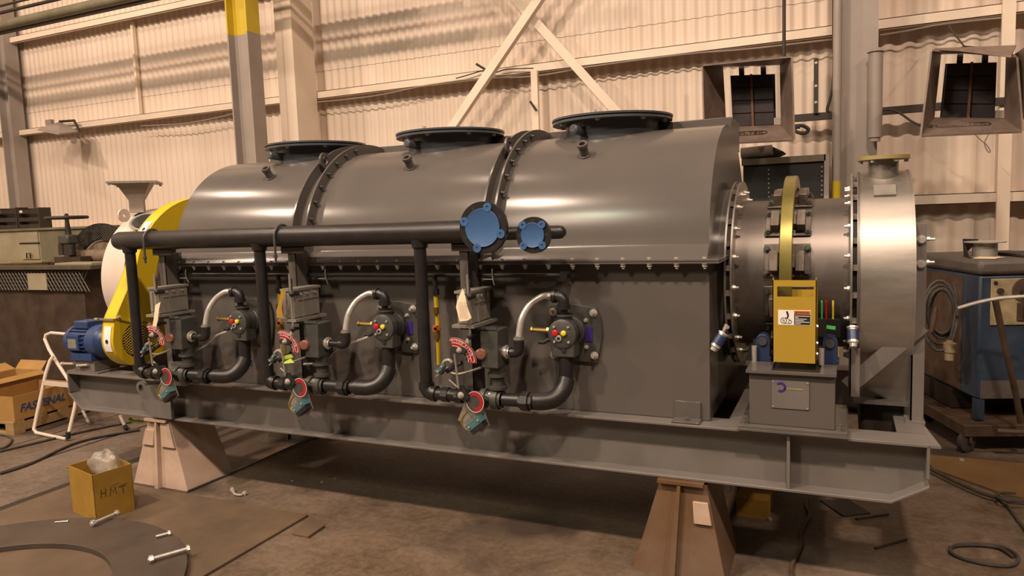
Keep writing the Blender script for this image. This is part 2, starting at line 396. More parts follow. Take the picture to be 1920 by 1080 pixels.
# pipes crossing top left
def hpipe(name, p, Y, r, x0, x1, mtl, label, cat='pipe'):
    q = at(*p, Y); return tag(MB().cyl((x0, Y, q.z), (x1, Y, q.z), r, n=16).build(name, mtl, org=((x0+x1)/2, Y, q.z)), label, cat)
hpipe('overhead_pipe', (100, 26), 5.9, .055, -13, -3.0, 'benchgreen', 'thick olive overhead pipe crossing the top left corner')
hpipe('overhead_pipe', (130, 31), 6.0, .018, -13, -3.0, 'darksteel', 'thin dark pipe touching under the thick olive overhead pipe')
hpipe('overhead_pipe', (60, 10), 5.9, .02, -13, -3.5, 'darksteel', 'thin dark pipe above the thick olive overhead pipe')
hpipe('overhead_pipe', (30, 4), 5.9, .014, -13, -3.5, 'darksteel', 'topmost thin dark pipe in the top left corner')
q = at(120, 31, 6.3)
q = at(120, 33, 6.3); tag(MB().box((-13, 6.28, q.z-.02), (-3.8, 6.36, q.z+.02)).build('overhead_bar', 'darksteel', org=(-8, 6.3, q.z)), 'dark flat bar just above the top girt at upper left', 'bar')
# crane rail high above the left bays (throws the bands of shade on the wall)
# sprung work light on the girt at the far left
t = thing('clamp_lamp', 'small flat lamp clamped on the girt at the far left wall', 'lamp', tuple(at(120, 240, 6.9)))
p0 = at(70, 242, 6.55); p1 = at(112, 228, 6.9); p2 = at(148, 246, 6.9); p3 = at(110, 250, 6.5)
MB().add([p0, p1, p2, p3, p0+Vector((0, 0, -.02)), p1+Vector((0, 0, -.02)), p2+Vector((0, 0, -.02)), p3+Vector((0, 0, -.02))], [(0, 1, 2, 3), (7, 6, 5, 4), (0, 4, 5, 1), (1, 5, 6, 2), (2, 6, 7, 3), (3, 7, 4, 0)]).build('lamp_shade', 'colgrey', t)
MB().tube([at(112, 228, 6.9), at(139, 226, 6.9), at(148, 244, 6.9), at(148, 246, 7.0)], .018, n=8).build('bracket', 'darksteel', t)
MB().box(at(88, 235, 6.8)+Vector((-.03, 0, 0)), at(92, 224, 6.8)+Vector((.03, .05, 0))).build('clamp', 'colgrey', t)
# conduits by the right column
def vpipe(name, px, y0, y1, Y, r, mtl, label, cat='pipe', parts=None):
    q = at(px, (y0+y1)/2, Y); z0 = at(px, y1, Y).z; z1 = 8.5 if y0 <= 0 else at(px, y0, Y).z
    return MB().cyl((q.x, Y, z0), (q.x, Y, z1), r, n=16), q
t = thing('conduit_pipe', 'grey vertical pipe with yellow lower end left of the grey column', 'pipe', tuple(at(1566, 375, 6.3)))
q = at(1568, 340, 6.3); MB().cyl((q.x, 6.3, q.z), (q.x, 6.3, 8.5), .032, n=16).build('upper_pipe', 'colgrey', t)
MB().cyl((q.x, 6.3, 0), (q.x, 6.3, q.z), .034, n=16).build('lower_pipe', 'yellow2', t)
q = at(1641, 190, 6.3); t = thing('rolled_tube', 'grey capped cylinder hanging on the right edge of the grey column', 'tube', tuple(at(1641, 262, 6.3)))
z0 = at(1641, 258, 6.3).z; z1 = at(1641, 98, 6.3).z
MB().cyl((q.x, 6.3, z0), (q.x, 6.3, z1), .05, n=20).build('barrel', 'colgrey', t)
MB().cyl((q.x, 6.3, z1), (q.x, 6.3, z1+.03), .062, .03, n=20).build('top_cap', 'colgrey', t); MB().cyl((q.x, 6.3, z0-.03), (q.x, 6.3, z0), .04, n=20).build('bottom_cap', 'colgrey', t)
# flat bars with bolts
for i, (pa, pb, lab) in enumerate((((1318, 132), (1326, 222), 'dark drilled flat bar on the left side of the left heater'), ((1526, 110), (1534, 212), 'dark drilled flat bar hanging right of the left heater'))):
    A = at(*pa, 6.9); B = at(*pb, 6.9); t = thing('flat_bar', lab, 'bar', ((A.x+B.x)/2, 6.9, min(A.z, B.z)))
    MB().box((A.x, 6.9, B.z), (B.x, 6.93, A.z)).build('strip', 'darksteel', t)
    bolts(t, [((A.x+B.x)/2, 6.9, A.z-(A.z-B.z)*k) for k in (.08, .5, .8)], (0, -1, 0), r=.009, h=.006)
A = at(1490, 222, 6.95); B = at(1728, 212, 6.95)
tag(MB().box((at(1480, 222, 6.95).x, 6.93, A.z-.03), (at(1900, 212, 6.95).x, 6.99, A.z+.03)).build('gas_rail', 'darksteel', org=tuple(A)), 'dark horizontal rail on the wall linking both heaters behind the column', 'rail')
tag(MB().tube(bez([at(x, y, 6.3) for x, y in ((1482, 240), (1492, 236), (1506, 236), (1516, 243), (1508, 250), (1494, 247), (1488, 240), (1500, 238))], 5), .014, n=8).build('cable_bundle', 'cable'), 'small black looped cable at lower right corner of the left heater', 'cable')
tag(MB().tube(bez([at(x, y, 6.6) for x, y in ((1655, 206), (1672, 206), (1690, 214), (1710, 228), (1728, 236))], 5), .009, n=8).build('heater_cable', 'cable'), 'thin black cable running from the column to the right heater', 'cable')
tag(MB().tube(bez([at(x, y, 6.35) for x, y in ((1563, -4), (1563, 60), (1563, 140), (1559, 175), (1551, 205), (1556, 210))], 5), .011, n=8).build('hanging_cable', 'cable'), 'black cable running down the left side of the grey column', 'cable')
# ---- hanging radiant heaters
def heater(label, O, I, Yf, Yb, logo, rodpx):
    """O: outer mouth corners (px) near the viewer, I: inner throat corners (px)"""
    o = [at(*p, Yf) for p in O]; i_ = [at(*p, Yb) for p in I]
    t = thing('radiant_heater', label, 'heater', tuple((o[2]+o[3])/2), 'gas radiant heaters hung before the wall')
    names = ('hood_top', 'hood_right', 'hood_bottom', 'hood_left')
    parts = []
    for k in range(4):
        a, b1, c, d = o[k], o[(k+1) % 4], i_[(k+1) % 4], i_[k]
        n = (b1-a).cross(d-a).normalized()*.012
        mb = MB().add([a, b1, c, d, a+n, b1+n, c+n, d+n], [(0, 1, 2, 3), (7, 6, 5, 4), (0, 4, 5, 1), (1, 5, 6, 2), (2, 6, 7, 3), (3, 7, 4, 0)])
        parts.append(mb.build(names[k], 'heater', t))
    # burner box: two rows of dark tiles with rusty centre bar, hung in the throat so the wall shows around it
    tl, tr, br, bl = i_
    def lerp(u, v, y=0): return (tl*(1-u)+tr*u)*(1-v)+(bl*(1-u)+br*u)*v + Vector((0, y, 0))
    mb = MB()
    for c in range(2):
        for r in range(4):
            u0 = .12+c*.39; v0 = .14+r*.215
            a = [lerp(u0, v0, .02), lerp(u0+.36, v0, .02), lerp(u0+.36, v0+.20, .02), lerp(u0, v0+.20, .02)]
            a += [p+Vector((0, .05, 0)) for p in a]
            mb.add(a, [(0, 1, 2, 3), (7, 6, 5, 4), (0, 4, 5, 1), (1, 5, 6, 2), (2, 6, 7, 3), (3, 7, 4, 0)])
    mb.build('burner_tile', 'ceram', t)
    def slab(u0, v0, u1, v1, y0, y1, nm, mm):
        a = [lerp(u0, v0, y0), lerp(u1, v0, y0), lerp(u1, v1, y0), lerp(u0, v1, y0)]; a += [p+Vector((0, y1-y0, 0)) for p in a]
        MB().add(a, [(0, 1, 2, 3), (7, 6, 5, 4), (0, 4, 5, 1), (1, 5, 6, 2), (2, 6, 7, 3), (3, 7, 4, 0)]).build(nm, mm, t)
    slab(.10, .12, .90, 1.0, .07, .085, 'back_plate', 'ceram')
    slab(.475, .13, .515, 1.0, .0, .02, 'centre_bar', 'rust')
    slab(.27, -.01, .36, .14, .03, .06, 'hanger_tab', 'ceram'); slab(.66, -.01, .75, .14, .03, .06, 'hanger_tab', 'ceram')
    slab(.88, .88, 1.0, 1.0, -.01, .05, 'gas_valve', 'colgrey')
    # raised maker's logo on the lower hood
    hb = parts[2]; c = (o[3]*.5+o[2]*.5)*.5+(i_[3]*.5+i_[2]*.5)*.5
    ux = (o[2]-o[3]).normalized(); uy = ((i_[3]+i_[2])/2-(o[3]+o[2])/2).normalized(); nn = ux.cross(uy).normalized()
    cc = o[3]*(1-logo)*.5+o[2]*logo*.5+(i_[3]*(1-logo)+i_[2]*logo)*.5 + nn*.004
    text_mesh('GAM-TEC', .062, 'darksteel', hb, cc, ux, uy, 'maker_lettering', depth=.002)
    out = []; inn = []
    for k in range(40):
        a = 2*math.pi*k/40; X = math.cos(a); Y_ = math.sin(a); sx = .115 if X > 0 else -.115
        out.append((sx+X*.045, Y_*.045)); inn.append((sx+X*.039, Y_*.039))
    mb = MB(); vs = [cc+ux*a+uy*b1+nn*h for h in (0, .003) for q in (out, inn) for a, b1 in q]; n = 40; fs = []
    for k in range(n):
        j = (k+1) % n; fs += [(2*n+k, 3*n+k, 3*n+j, 2*n+j), (k, 2*n+k, 2*n+j, j), (n+k, n+j, 3*n+j, 3*n+k)]
    mb.add(vs, fs); sub(mb, 'logo_outline', 'darksteel', hb)
    mb = MB()
    for dx, dy, r in ((-.185, .02, .016), (-.19, -.022, .016)): mb.cyl(cc+ux*dx+uy*dy, cc+ux*dx+uy*dy+nn*.003, r, n=10)
    sub(mb, 'logo_mark', 'darksteel', hb)
    if rodpx:
        a = at(*rodpx[0], Yf+.1); MB().cyl(a, (a.x, a.y, 8.5), .013, n=10).build('hanger_rod', 'darksteel', t)
    return t
heater('square hanging heater left of the grey column, partly behind the grey furnace', [(1318, 124), (1483, 108), (1488, 262), (1322, 270)], [(1356, 126), (1462, 122), (1464, 234), (1362, 238)], 5.7, 6.05, .42, [(1470, 112)])
h2 = heater('tilted hanging heater with folded top at the upper right corner', [(1748, 96), (1905, 108), (1916, 246), (1728, 254)], [(1765, 102), (1886, 98), (1882, 222), (1752, 220)], 5.6, 5.95, .42, None)
# folded top flap and turned-out right wing of the right heater
a, b1, c, d = at(1752, 94, 5.62), at(1905, 88, 5.75), at(1896, 108, 5.5), at(1800, 96, 5.5)
MB().add([a, b1, c, d]+[v+Vector((0, 0, .012)) for v in (a, b1, c, d)], [(0, 1, 2, 3), (7, 6, 5, 4), (0, 4, 5, 1), (1, 5, 6, 2), (2, 6, 7, 3), (3, 7, 4, 0)]).build('folded_flap', 'heater', h2)
a, b1, c, d = at(1890, 110, 5.9), at(1945, 72, 5.35), at(1950, 232, 5.35), at(1888, 216, 5.9)
MB().add([a, b1, c, d]+[v+Vector((.012, 0, 0)) for v in (a, b1, c, d)], [(0, 1, 2, 3), (7, 6, 5, 4), (0, 4, 5, 1), (1, 5, 6, 2), (2, 6, 7, 3), (3, 7, 4, 0)]).build('side_wing', 'heater', h2)
k = at(1808, 87, 5.7); MB().tube([at(1788, 94, 5.65), k, at(1850, 90, 5.75)], .005, n=6).build('hanger_chain', 'darksteel', h2)
MB().tube([k, at(1785, 58, 6.2), at(1780, 48, 6.9)], .006, n=6).build('hanger_wire', 'darksteel', h2)
tag(MB().tube(bez([at(x, y, 6.6) for x, y in ((1828, 252), (1838, 262), (1850, 272), (1857, 284), (1852, 284), (1846, 268), (1855, 250))], 5), .004, n=6).build('loose_wire', 'colgrey'), 'thin loose wire dangling below the right heater', 'wire')
# ================================================================== skid frame
YF, ZT, ZB = 3.10, .672, .423
YB_, XL, XR = 4.54, -4.68, .31
sk = thing('skid_frame', 'long grey steel beam frame carrying the furnace, resting on trestles', 'frame', (-2.2, 3.8, ZB))
def beam(y_edge, y_web, name):
    mb = MB(); s = 1 if y_web > y_edge else -1
    tf = .012
    mb.box((XL, y_edge, ZT-tf), (XR+.0, y_web+s*.07, ZT))
    cx = .13
    # lower flange with both ends cut upward
    poly = [(XL, ZB+.10), (XL+.11, ZB), (XR-cx, ZB), (XR, ZB+.075), (XR, ZB+.075+tf), (XR-cx, ZB+tf), (XL+.11+.005, ZB+tf), (XL, ZB+.10+tf)]
    mb.prism(poly, 'y', y_edge, y_web+s*.07)
    web = [(XL, ZB+.10), (XL+.11, ZB+.002), (XR-cx, ZB+.002), (XR, ZB+.075), (XR, ZT-.002), (XL, ZT-.002)]
    mb.prism(web, 'y', y_web, y_web+s*.008)
    return mb.build(name, 'greyskid', sk, bevel=.002)
fb = beam(YF, YF+.075, 'front_beam'); rb = beam(YB_, YB_-.075, 'rear_beam')
for x in (XL, XR-.012):
    MB().prism([(YF+.001, ZT-.012), (YF+.001, ZB+.115), (YF+.08, ZB+.10), (YB_-.08, ZB+.10), (YB_, ZB+.11), (YB_, ZT-.012)], 'x', x+.001, x+.011).build('end_plate', 'greyskid', sk)
MB().box((XR-.105, YF+.15, ZT-.010), (XR-.002, YB_-.15, ZT)).build('cross_member', 'greyskid', sk)
for x in (-.45, -1.9, -3.5, XL+.02):
    MB().box((x, YF+.152, ZT-.16), (x+.01, YB_-.152, ZT-.02)).box((x, YF+.152, ZT-.012), (x+.09, YB_-.152, ZT-.001)).build('cross_member', 'greyskid', sk)
# flared corner of the right end
MB().prism([(XR-.004, YF+.0), (XR+.035, YF+.0), (XR-.004, YF+.36)], 'z', ZT-.011, ZT-.001).build('corner_gusset', 'greyskid', sk)
x = at(1478, 870, YF).x
MB().box((x-.006, YF+.002, ZB+.012), (x+.006, YF+.074, ZT-.012)).build('web_stiffener', 'greyskid', sk)
xc = at(1290, 600, 3.1).x
# lifting lug in front of the beam, left
lc = at(290, 745, YF-.01); lx = at(268, 720, YF-.02)
c0 = at(265, 727, YF-.02); rO = .042
pl = [(c0.x+rO*math.cos(R3(a)), c0.z+rO*math.sin(R3(a))) for a in range(20, 215, 13)]
bl = at(283, 778, YF-.02); br_ = at(322, 783, YF-.02); tr_ = at(318, 722, YF-.02)
pl = pl + [(bl.x, bl.z-.01), (br_.x, br_.z-.01), (tr_.x, ZT-.01)]
# plate with eye: outline minus hole made by a bridged polygon
n = len(pl); hole = [(c0.x+.021*math.cos(2*math.pi*k/n+.35), c0.z+.021*math.sin(2*math.pi*k/n+.35)) for k in range(n)]
MB().ringprism(pl, hole, 'y', YF-.022, YF-.002).build('lifting_lug', 'greyskid', sk)
# ================================================================== trestles
def trestle(label, x0, x1, tx0, tx1, y0, y1, mtl, rib, pads):
    t = thing('steel_trestle', label, 'trestle', ((x0+x1)/2, (y0+y1)/2, 0))
    ty0, ty1 = max(YF, y0+.04), y1-.02
    def Pt(u, w, yoff=0):  # on the front face
        xa = x0+(tx0-x0)*w; xb = x1+(tx1-x1)*w; y = y0+(ty0-y0)*w; return Vector((xa+(xb-xa)*u, y+yoff, ZB*w*.965))
    def slab(u0, w0, u1, w1, a, b1):
        vs = [Pt(u0, w0, a), Pt(u1, w0, a), Pt(u1, w1, a), Pt(u0, w1, a), Pt(u0, w0, b1), Pt(u1, w0, b1), Pt(u1, w1, b1), Pt(u0, w1, b1)]
        return MB().add(vs, [(0, 1, 2, 3), (7, 6, 5, 4), (0, 4, 5, 1), (1, 5, 6, 2), (2, 6, 7, 3), (3, 7, 4, 0)])
    slab(0, 0, 1, 1, 0, .012).build('front_plate', mtl, t)
    L_ = y1-y0
    # sloping side plates running back
    for s, (xa, xb) in enumerate(((x0, tx0), (x1, tx1))):
        e = .01 if s == 0 else -.01
        vs = [(xa, y0+.012, 0), (xa, y1, 0), (xb, ty1, ZB*.965), (xb, ty0+.012, ZB*.965)]; vs += [(x+e, y, z) for x, y, z in vs]
        MB().add(vs, [(0, 1, 2, 3), (7, 6, 5, 4), (0, 4, 5, 1), (1, 5, 6, 2), (2, 6, 7, 3), (3, 7, 4, 0)]).build('side_plate', mtl, t)
    vs = [(x0, y1, 0), (x1, y1, 0), (tx1, ty1, ZB*.965), (tx0, ty1, ZB*.965)]; vs += [(x, y+.01, z) for x, y, z in vs]
    MB().add(vs, [(0, 1, 2, 3), (7, 6, 5, 4), (0, 4, 5, 1), (1, 5, 6, 2), (2, 6, 7, 3), (3, 7, 4, 0)]).build('back_plate', mtl, t)
    slab(rib-.035, .0, rib+.035, .99, -.03, 0).build('centre_rib', mtl, t)
    for (u0, w0, u1, w1) in pads: slab(u0, w0, u1, w1, -.014, 0).build('pad', 'stand', t, bevel=.003)
    MB().box((tx0-.005, ty0-.03, ZB*.965), (tx1-.01, ty1, ZB-.001)).build('top_plate', mtl, t)
    return t
A = atz(1178, 1082, 0); B = atz(1366, 1082, 0); ta = at(1237, 905, YF); tb = at(1325, 912, YF)
trestle('rusty steel trestle under the right end of the skid, foot cut by the photo edge', A.x-.0, B.x, ta.x, tb.x, 3.05, 3.40, 'stand2', .44, [(.70, .60, .97, .83)])
A = atz(250, 905, 0); B = atz(352, 922, 0); ta = at(276, 788, YF); tb = at(316, 790, YF)
trestle('pale primed steel trestle under the left end of the skid', A.x, B.x, ta.x, tb.x, 3.07, 3.42, 'stand', .50, [(.02, .62, .36, .86), (.60, .62, .98, .98)])
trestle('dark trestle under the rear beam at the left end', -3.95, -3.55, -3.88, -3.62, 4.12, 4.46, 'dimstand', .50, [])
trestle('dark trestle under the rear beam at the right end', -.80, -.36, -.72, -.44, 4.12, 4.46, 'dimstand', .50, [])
# ================================================================== furnace casing
FX0, FX1, FY0, FY1 = -3.68, -.52, 3.18, 4.46
fu = thing('rotary_furnace', 'large grey rounded furnace casing bolted along the middle of the skid', 'furnace', (-2.1, 3.82, ZT))
low = MB().box((FX0, FY0, ZT), (FX1, FY1, 1.368)).build('lower_casing', 'grey', fu, bevel=.004)
MB().box((FX0-.03, FY0-.06, 1.368), (FX1+.05, FY1+.06, 1.376)).build('lower_flange', 'grey', fu)
MB().box((FX0-.03, FY0-.06, 1.3775), (FX1+.05, FY1+.06, 1.386)).build('upper_flange', 'grey', fu, bevel=.001)
CY, CZ, CR = 3.80, 1.385, .62
joints = [(-2.757, -2.640), (-1.590, -1.505)]
def cover_poly(R=CR):
    pts = [(CY-.68, 1.386), (CY-.62, 1.44)]
    pts += [(CY-R*math.cos(R3(a)), CZ+R*math.sin(R3(a))) for a in range(6, 175, 4)]
    pts += [(CY+.62, 1.44), (CY+.68, 1.386)]; return pts
secs = [(FX0, joints[0][0]), (joints[0][1], joints[1][0]), (joints[1][1], FX1)]
covs = []
for x0, x1 in secs:
    covs.append(MB().prism(cover_poly(), 'x', x0, x1).build('cover_section', 'grey', fu, smooth=30))
# recessed band and raised rib flanges at the joints, with bolts in the gap
for j, (a, b1) in enumerate(joints):
    MB().prism(cover_poly(CR-.0), 'x', a, b1).build('joint_band', 'grey', fu, smooth=30)
    for x in (a, b1-.022):
        out = [(CY-(CR+.055)*math.cos(R3(q)), CZ+(CR+.055)*math.sin(R3(q))) for q in range(0, 181, 4)]
        inn = [(CY-(CR-.01)*math.cos(R3(q)), CZ+(CR-.01)*math.sin(R3(q))) for q in range(180, -1, -4)]
        MB().prism([(CY-CR-.055, 1.39)]+out+inn, 'x', x, x+.010).build('rib_flange', 'grey', fu, smooth=30)
    pts = [(b1-.012, CY-(CR+.03)*math.cos(R3(q)), CZ+(CR+.03)*math.sin(R3(q))) for q in range(12, 80, 9)]
    bolts(fu, pts, (1, 0, 0), mtl='castgrey', name='joint_bolt', r=.010, h=.01, stud=.012)
    q = R3(57); ex, ey = CY-(CR+.055)*math.cos(q), CZ+(CR+.055)*math.sin(q)
    MB().lathe([(0, .045), (.012, .045), (.012, .022), (0, .022)], (a+.03, ex, ey), (1, 0, 0), n=20, close=True).build('lifting_eye', 'grey', fu)
# ridge box along the crown
MB().box((FX0+.1, 3.93, 1.9), (FX1-.005, 4.25, 2.06)).build('ridge_box', 'grey', fu, bevel=.003)
# flange bolts
n1 = [(x, FY0-.047, 1.386) for x in [FX1-.01-.118*k for k in range(27)] if not any(abs(x-jj[0]-.05) < .05 for jj in joints)]
bolts(fu, n1, (0, 0, 1), name='flange_bolt', r=.011, h=.009)
bolts(fu, [(x, y, 1.368) for x, y, z in n1], (0, 0, -1), name='flange_nut', r=.012, h=.013, stud=.010)
# exhaust collars
for cx, py in ((592, 0), (845, 0), (1148, 0)):
    X = at(cx, 262, 3.82).x
    col = MB().lathe([(1.92, .245), (2.075, .245)], (X, 3.82, 0), (0, 0, 1), n=48).build('exhaust_collar', 'seam', fu)
    sub(MB().lathe([(2.062, .245), (2.062, .315), (2.074, .315), (2.074, .245)], (X, 3.82, 0), (0, 0, 1), n=64, close=True), 'collar_rim', 'seam', col)
    sub(MB().cyl((X, 3.82, 2.080), (X, 3.82, 2.090), .318, n=64), 'cover_plate', 'seam', col)
    bolts(col, [(X+.28*math.cos(R3(q)), 3.82+.28*math.sin(R3(q)), 2.062) for q in (-88, -40, -140, 180, 0)], (0, 0, -1), name='rim_bolt', r=.011, h=.008)
    bolts(col, [(X, 3.82-.30, 2.090)], (0, 0, 1), name='rim_nut', r=.011, h=.012)
    nz = Vector((X-.09, 3.82-.23, 2.01)); dd = Vector((-.25, -1, .1)).normalized()
    sub(MB().cyl(nz, nz+dd*.08, .024, n=16).cyl(nz+dd*.078, nz+dd*.085, .024, .016, n=16), 'side_nozzle', 'seam', col)
# threaded sockets on the front of each cover
for k, (px, py) in enumerate(((505, 350), (768, 327), (1095, 304))):
    q = R3(52); ny, nzz = CY-CR*math.cos(q), CZ+CR*math.sin(q)
    p = at(px, py, 3.40); P0 = Vector((p.x, ny, nzz)); dd = Vector((0, -math.cos(q), math.sin(q)))
    sub(MB().lathe([(-.01, .028), (.006, .028), (.008, .022), (.055, .022), (.055, .027), (.070, .027), (.070, .016), (.03, .016)], P0, dd, n=20), 'threaded_socket', 'grey', covs[k])
# tie-down clips at the foot
p = at(1290, 790, FY0-.01)
MB().box((p.x-.055, FY0-.012, ZT+.0), (p.x+.055, FY0-.001, ZT+.085)).box((p.x-.06, FY0-.075, ZT+.001), (p.x+.06, FY0-.001, ZT+.010)).build('hold_down_clip', 'grey', fu, bevel=.002)
bolts(fu, [(p.x, FY0-.045, ZT+.010)], (0, 0, 1), mtl='grey', name='clip_bolt', r=.013, h=.01)
# outlet neck and blue grease lubricator
AY, AZ = 3.82, 1.27
MB().lathe([(FX1-.002, .42), (-.492, .42), (-.492, .435), (-.488, .435)], (0, AY, AZ), (1, 0, 0), n=64).build('outlet_neck', 'grey', fu)
lb = at(1338, 650, 3.22)
# ================================================================== seal rings (things of their own)
def seal(label, x0, dirx, r, n=24):
    t = thing('seal_ring', label, 'seal ring', (x0, AY, AZ), 'bolted seal rings of the drum')
    MB().lathe([(0, r-.12), (0, r), (.008, r), (.008, r-.12)], (x0, AY, AZ), (1, 0, 0), n=96, close=True).build('inner_plate', 'steel', t)
    MB().lathe([(.026, r-.12), (.026, r), (.034, r), (.034, r-.12)], (x0, AY, AZ), (1, 0, 0), n=96, close=True).build('outer_plate', 'steel', t)
    MB().lathe([(.008, r-.03), (.026, r-.03), (.026, r-.11), (.008, r-.11)], (x0, AY, AZ), (1, 0, 0), n=64, close=True).build('packing', 'ink', t)
    pts = [(0, AY+(r-.02)*math.cos(2*math.pi*(k+.5)/n), AZ+(r-.02)*math.sin(2*math.pi*(k+.5)/n)) for k in range(n)]
    mbs = [MB().box((x0+.008, y-.012, z-.012), (x0+.026, y+.012, z+.012)) for _, y, z in pts]
    o0 = mbs[0].build('spacer', 'steel', t); b0 = pts[0]
    for p in pts[1:]:
        o = o0.copy(); C.objects.link(o); o.location = Vector((0, p[1]-b0[1], p[2]-b0[2]))
    return t
s1 = seal('stainless double seal ring at the right end of the furnace casing', -.487, 1, .455)
s2 = seal('stainless double seal ring between the drum and the round end hood', .030, 1, .465)
for t, X, d in ((s1, -.453, 1), (s2, .030, -1)):
    bolts(t, [(X, AY+.40*math.cos(R3(q)), AZ+.40*math.sin(R3(q))) for q in range(5, 360, 20)], (d, 0, 0), name='ring_bolt', r=.011, h=.010, stud=.014)
# ================================================================== drum
dr = thing('rotary_drum', 'bare rolled steel drum between the furnace casing and the end hood', 'drum', (-.2, AY, AZ))
MB().lathe([(-.50, .355), (.06, .355)], (0, AY, AZ), (1, 0, 0), n=96).build('shell', 'drum', dr)
MB().lathe([(-.252, .415), (-.252, .468), (-.250, .470), (-.202, .470), (-.200, .468), (-.200, .415)], (0, AY, AZ), (1, 0, 0), n=128, close=True).build('riding_ring', 'tyre', dr)
pad0 = None
for k in range(12):
    a = R3(180-12+k*30)      # 180 = towards the viewer
    rot = Matrix.Rotation(a, 3, 'X')
    def T(x, r, tt): return Vector((x, AY+r*math.cos(a)-tt*math.sin(a), AZ+r*math.sin(a)+tt*math.cos(a)))
    def rb(mb, x0, x1, r0, r1, t0, t1):
        vs = [T(x, r, tt) for x in (x0, x1) for r in (r0, r1) for tt in (t0, t1)]
        mb.add(vs, [(0, 1, 3, 2), (4, 6, 7, 5), (0, 4, 5, 1), (2, 3, 7, 6), (0, 2, 6, 4), (1, 5, 7, 3)])
    mb = MB(); rb(mb, -.325, -.130, .353, .362, -.085, .065); rb(mb, -.30, -.262, .362, .412, -.045, .045); rb(mb, -.19, -.152, .362, .412, -.045, .045)
    rb(mb, -.262, -.19, .362, .398, -.028, .028)
    pd = mb.build('ring_chair', 'padsteel', dr, bevel=.003)
    for x in (-.318, -.300, -.150, -.136):
        pass
    for x in (-.312, -.142):
        for tt in (-.06, .048): sub(MB().bolt(T(x, .362, tt), (T(0, 1, 0)-T(0, 0, 0)), r=.012, h=.01, stud=.01), 'chair_bolt', 'castgrey', pd)
# ================================================================== end hood
hd = thing('end_hood', 'round brushed stainless end hood at the right end of the machine', 'hood', (.17, AY, .70))
HX0, HX1, HR, HZ = .066, .262, .50, 1.24
prof = [(AY+HR*math.cos(R3(a)), HZ+HR*math.sin(R3(a))) for a in range(-38, 219, 4)]
prof = prof + [(AY-.30, .74), (AY+.30, .74)]
MB().prism(prof, 'x', HX0, HX1).build('hood_drum', 'steel', hd, smooth=30)
MB().prism([(AY+(HR+.004)*math.cos(R3(a)), HZ+(HR+.004)*math.sin(R3(a))) for a in range(0, 360, 4)], 'x', HX1, HX1+.008).build('end_plate', 'steel', hd)
MB().prism([(AY+(HR+.004)*math.cos(R3(a)), HZ+(HR+.004)*math.sin(R3(a))) for a in range(0, 360, 4)], 'x', HX0-.006, HX0).build('inner_face', 'drum', hd)
MB().box((HX0-.02, AY-.36, .725), (HX1+.03, AY+.36, .74)).build('outlet_flange', 'grey', hd)
nx = (at(1658, 300, 3.6).x)
MB().lathe([(-.02, .062), (.085, .062)], (nx, 3.68, 1.71), (0, 0, 1), n=32).build('inlet_nozzle', 'steel', hd)
fy = MB().cyl((nx, 3.68, 1.785), (nx, 3.68, 1.802), .105, n=40).build('nozzle_flange', 'flangeyel', hd)
bolts(fy, [(nx+.09*math.cos(R3(q)), 3.68+.09*math.sin(R3(q)), 1.785) for q in (-60, -120, 180, 0)], (0, 0, -1), name='flange_bolt', r=.010, h=.012)
a = R3(133); py_, pz_ = AY+HR*math.cos(a), HZ+HR*math.sin(a)
# saddle plate under the nozzle and the small welded pad
rot = Rx(-(133-90)+0)
c = Vector((nx, AY+(HR+.002)*math.cos(R3(126)), HZ+(HR+.002)*math.sin(R3(126))))
pm = MB().cbox(Vector((nx, c.y, c.z)), (.085, .075, .012), Matrix.Rotation(R3(36), 3, 'X'))
pm.build('welded_pad', 'alu', hd)
MB().lathe([(-.012, .058), (-.012, .095), (.006, .095), (.006, .062)], (nx, 3.66, 1.700), (0, -.34, .94), n=36, close=True).build('saddle_ring', 'steel', hd)
MB().box((HX0+.01, 3.52, .50), (HX1-.01, 4.12, .724)).build('outlet_duct', 'darksteel', hd, bevel=.02)
# ================================================================== hood support frame
hs = thing('hood_support', 'grey channel posts with diagonal bar carrying the end hood, right end of skid', 'support frame', (.28, 3.5, ZT))
pf = at(1730, 792, 3.45).x
MB().box((.262, 3.40, ZT), (.270, 3.48, 1.505)).box((.262, 3.40, ZT), (.312, 3.407, 1.505)).build('front_post', 'greyskid', hs, bevel=.001)
MB().box((.262, 4.18, ZT), (.270, 4.26, 1.505)).box((.262, 4.253, ZT), (.312, 4.26, 1.505)).build('rear_post', 'greyskid', hs, bevel=.001)
MB().box((.245, 3.385, ZT), (.318, 3.50, ZT+.010)).build('foot_plate', 'greyskid', hs)
px_ = at(1593, 690, 3.36)
MB().box((.030, 3.345, ZT+.11), (.070, 3.352, .99)).box((.030, 3.345, ZT+.11), (.037, 3.40, .99)).build('short_post', 'greyskid', hs, bevel=.001)
A = Vector((.045, 3.385, .835)); B = Vector((.262, 3.385, 1.055)); d = (B-A).normalized(); s = d.cross(Vector((0, 1, 0))).normalized()
vs = [p + s*o + Vector((0, y, 0)) for p in (A-d*.03, B+d*.05) for o in (-.034, .034) for y in (0, .008)]
MB().add(vs, [(0, 1, 3, 2), (4, 6, 7, 5), (0, 4, 5, 1), (2, 3, 7, 6), (0, 2, 6, 4), (1, 5, 7, 3)]).build('diagonal_bar', 'greyskid', hs)
bolts(hs, [(.292, 3.40, z) for z in (1.44, 1.34)]+[(.242, 3.385, 1.055)], (0, -1, 0), name='post_bolt', r=.014, h=.012)
bolts(hs, [(.312, 3.44, z) for z in (1.44, 1.345)], (1, 0, 0), name='stud_bolt', r=.010, h=.012, stud=.02)
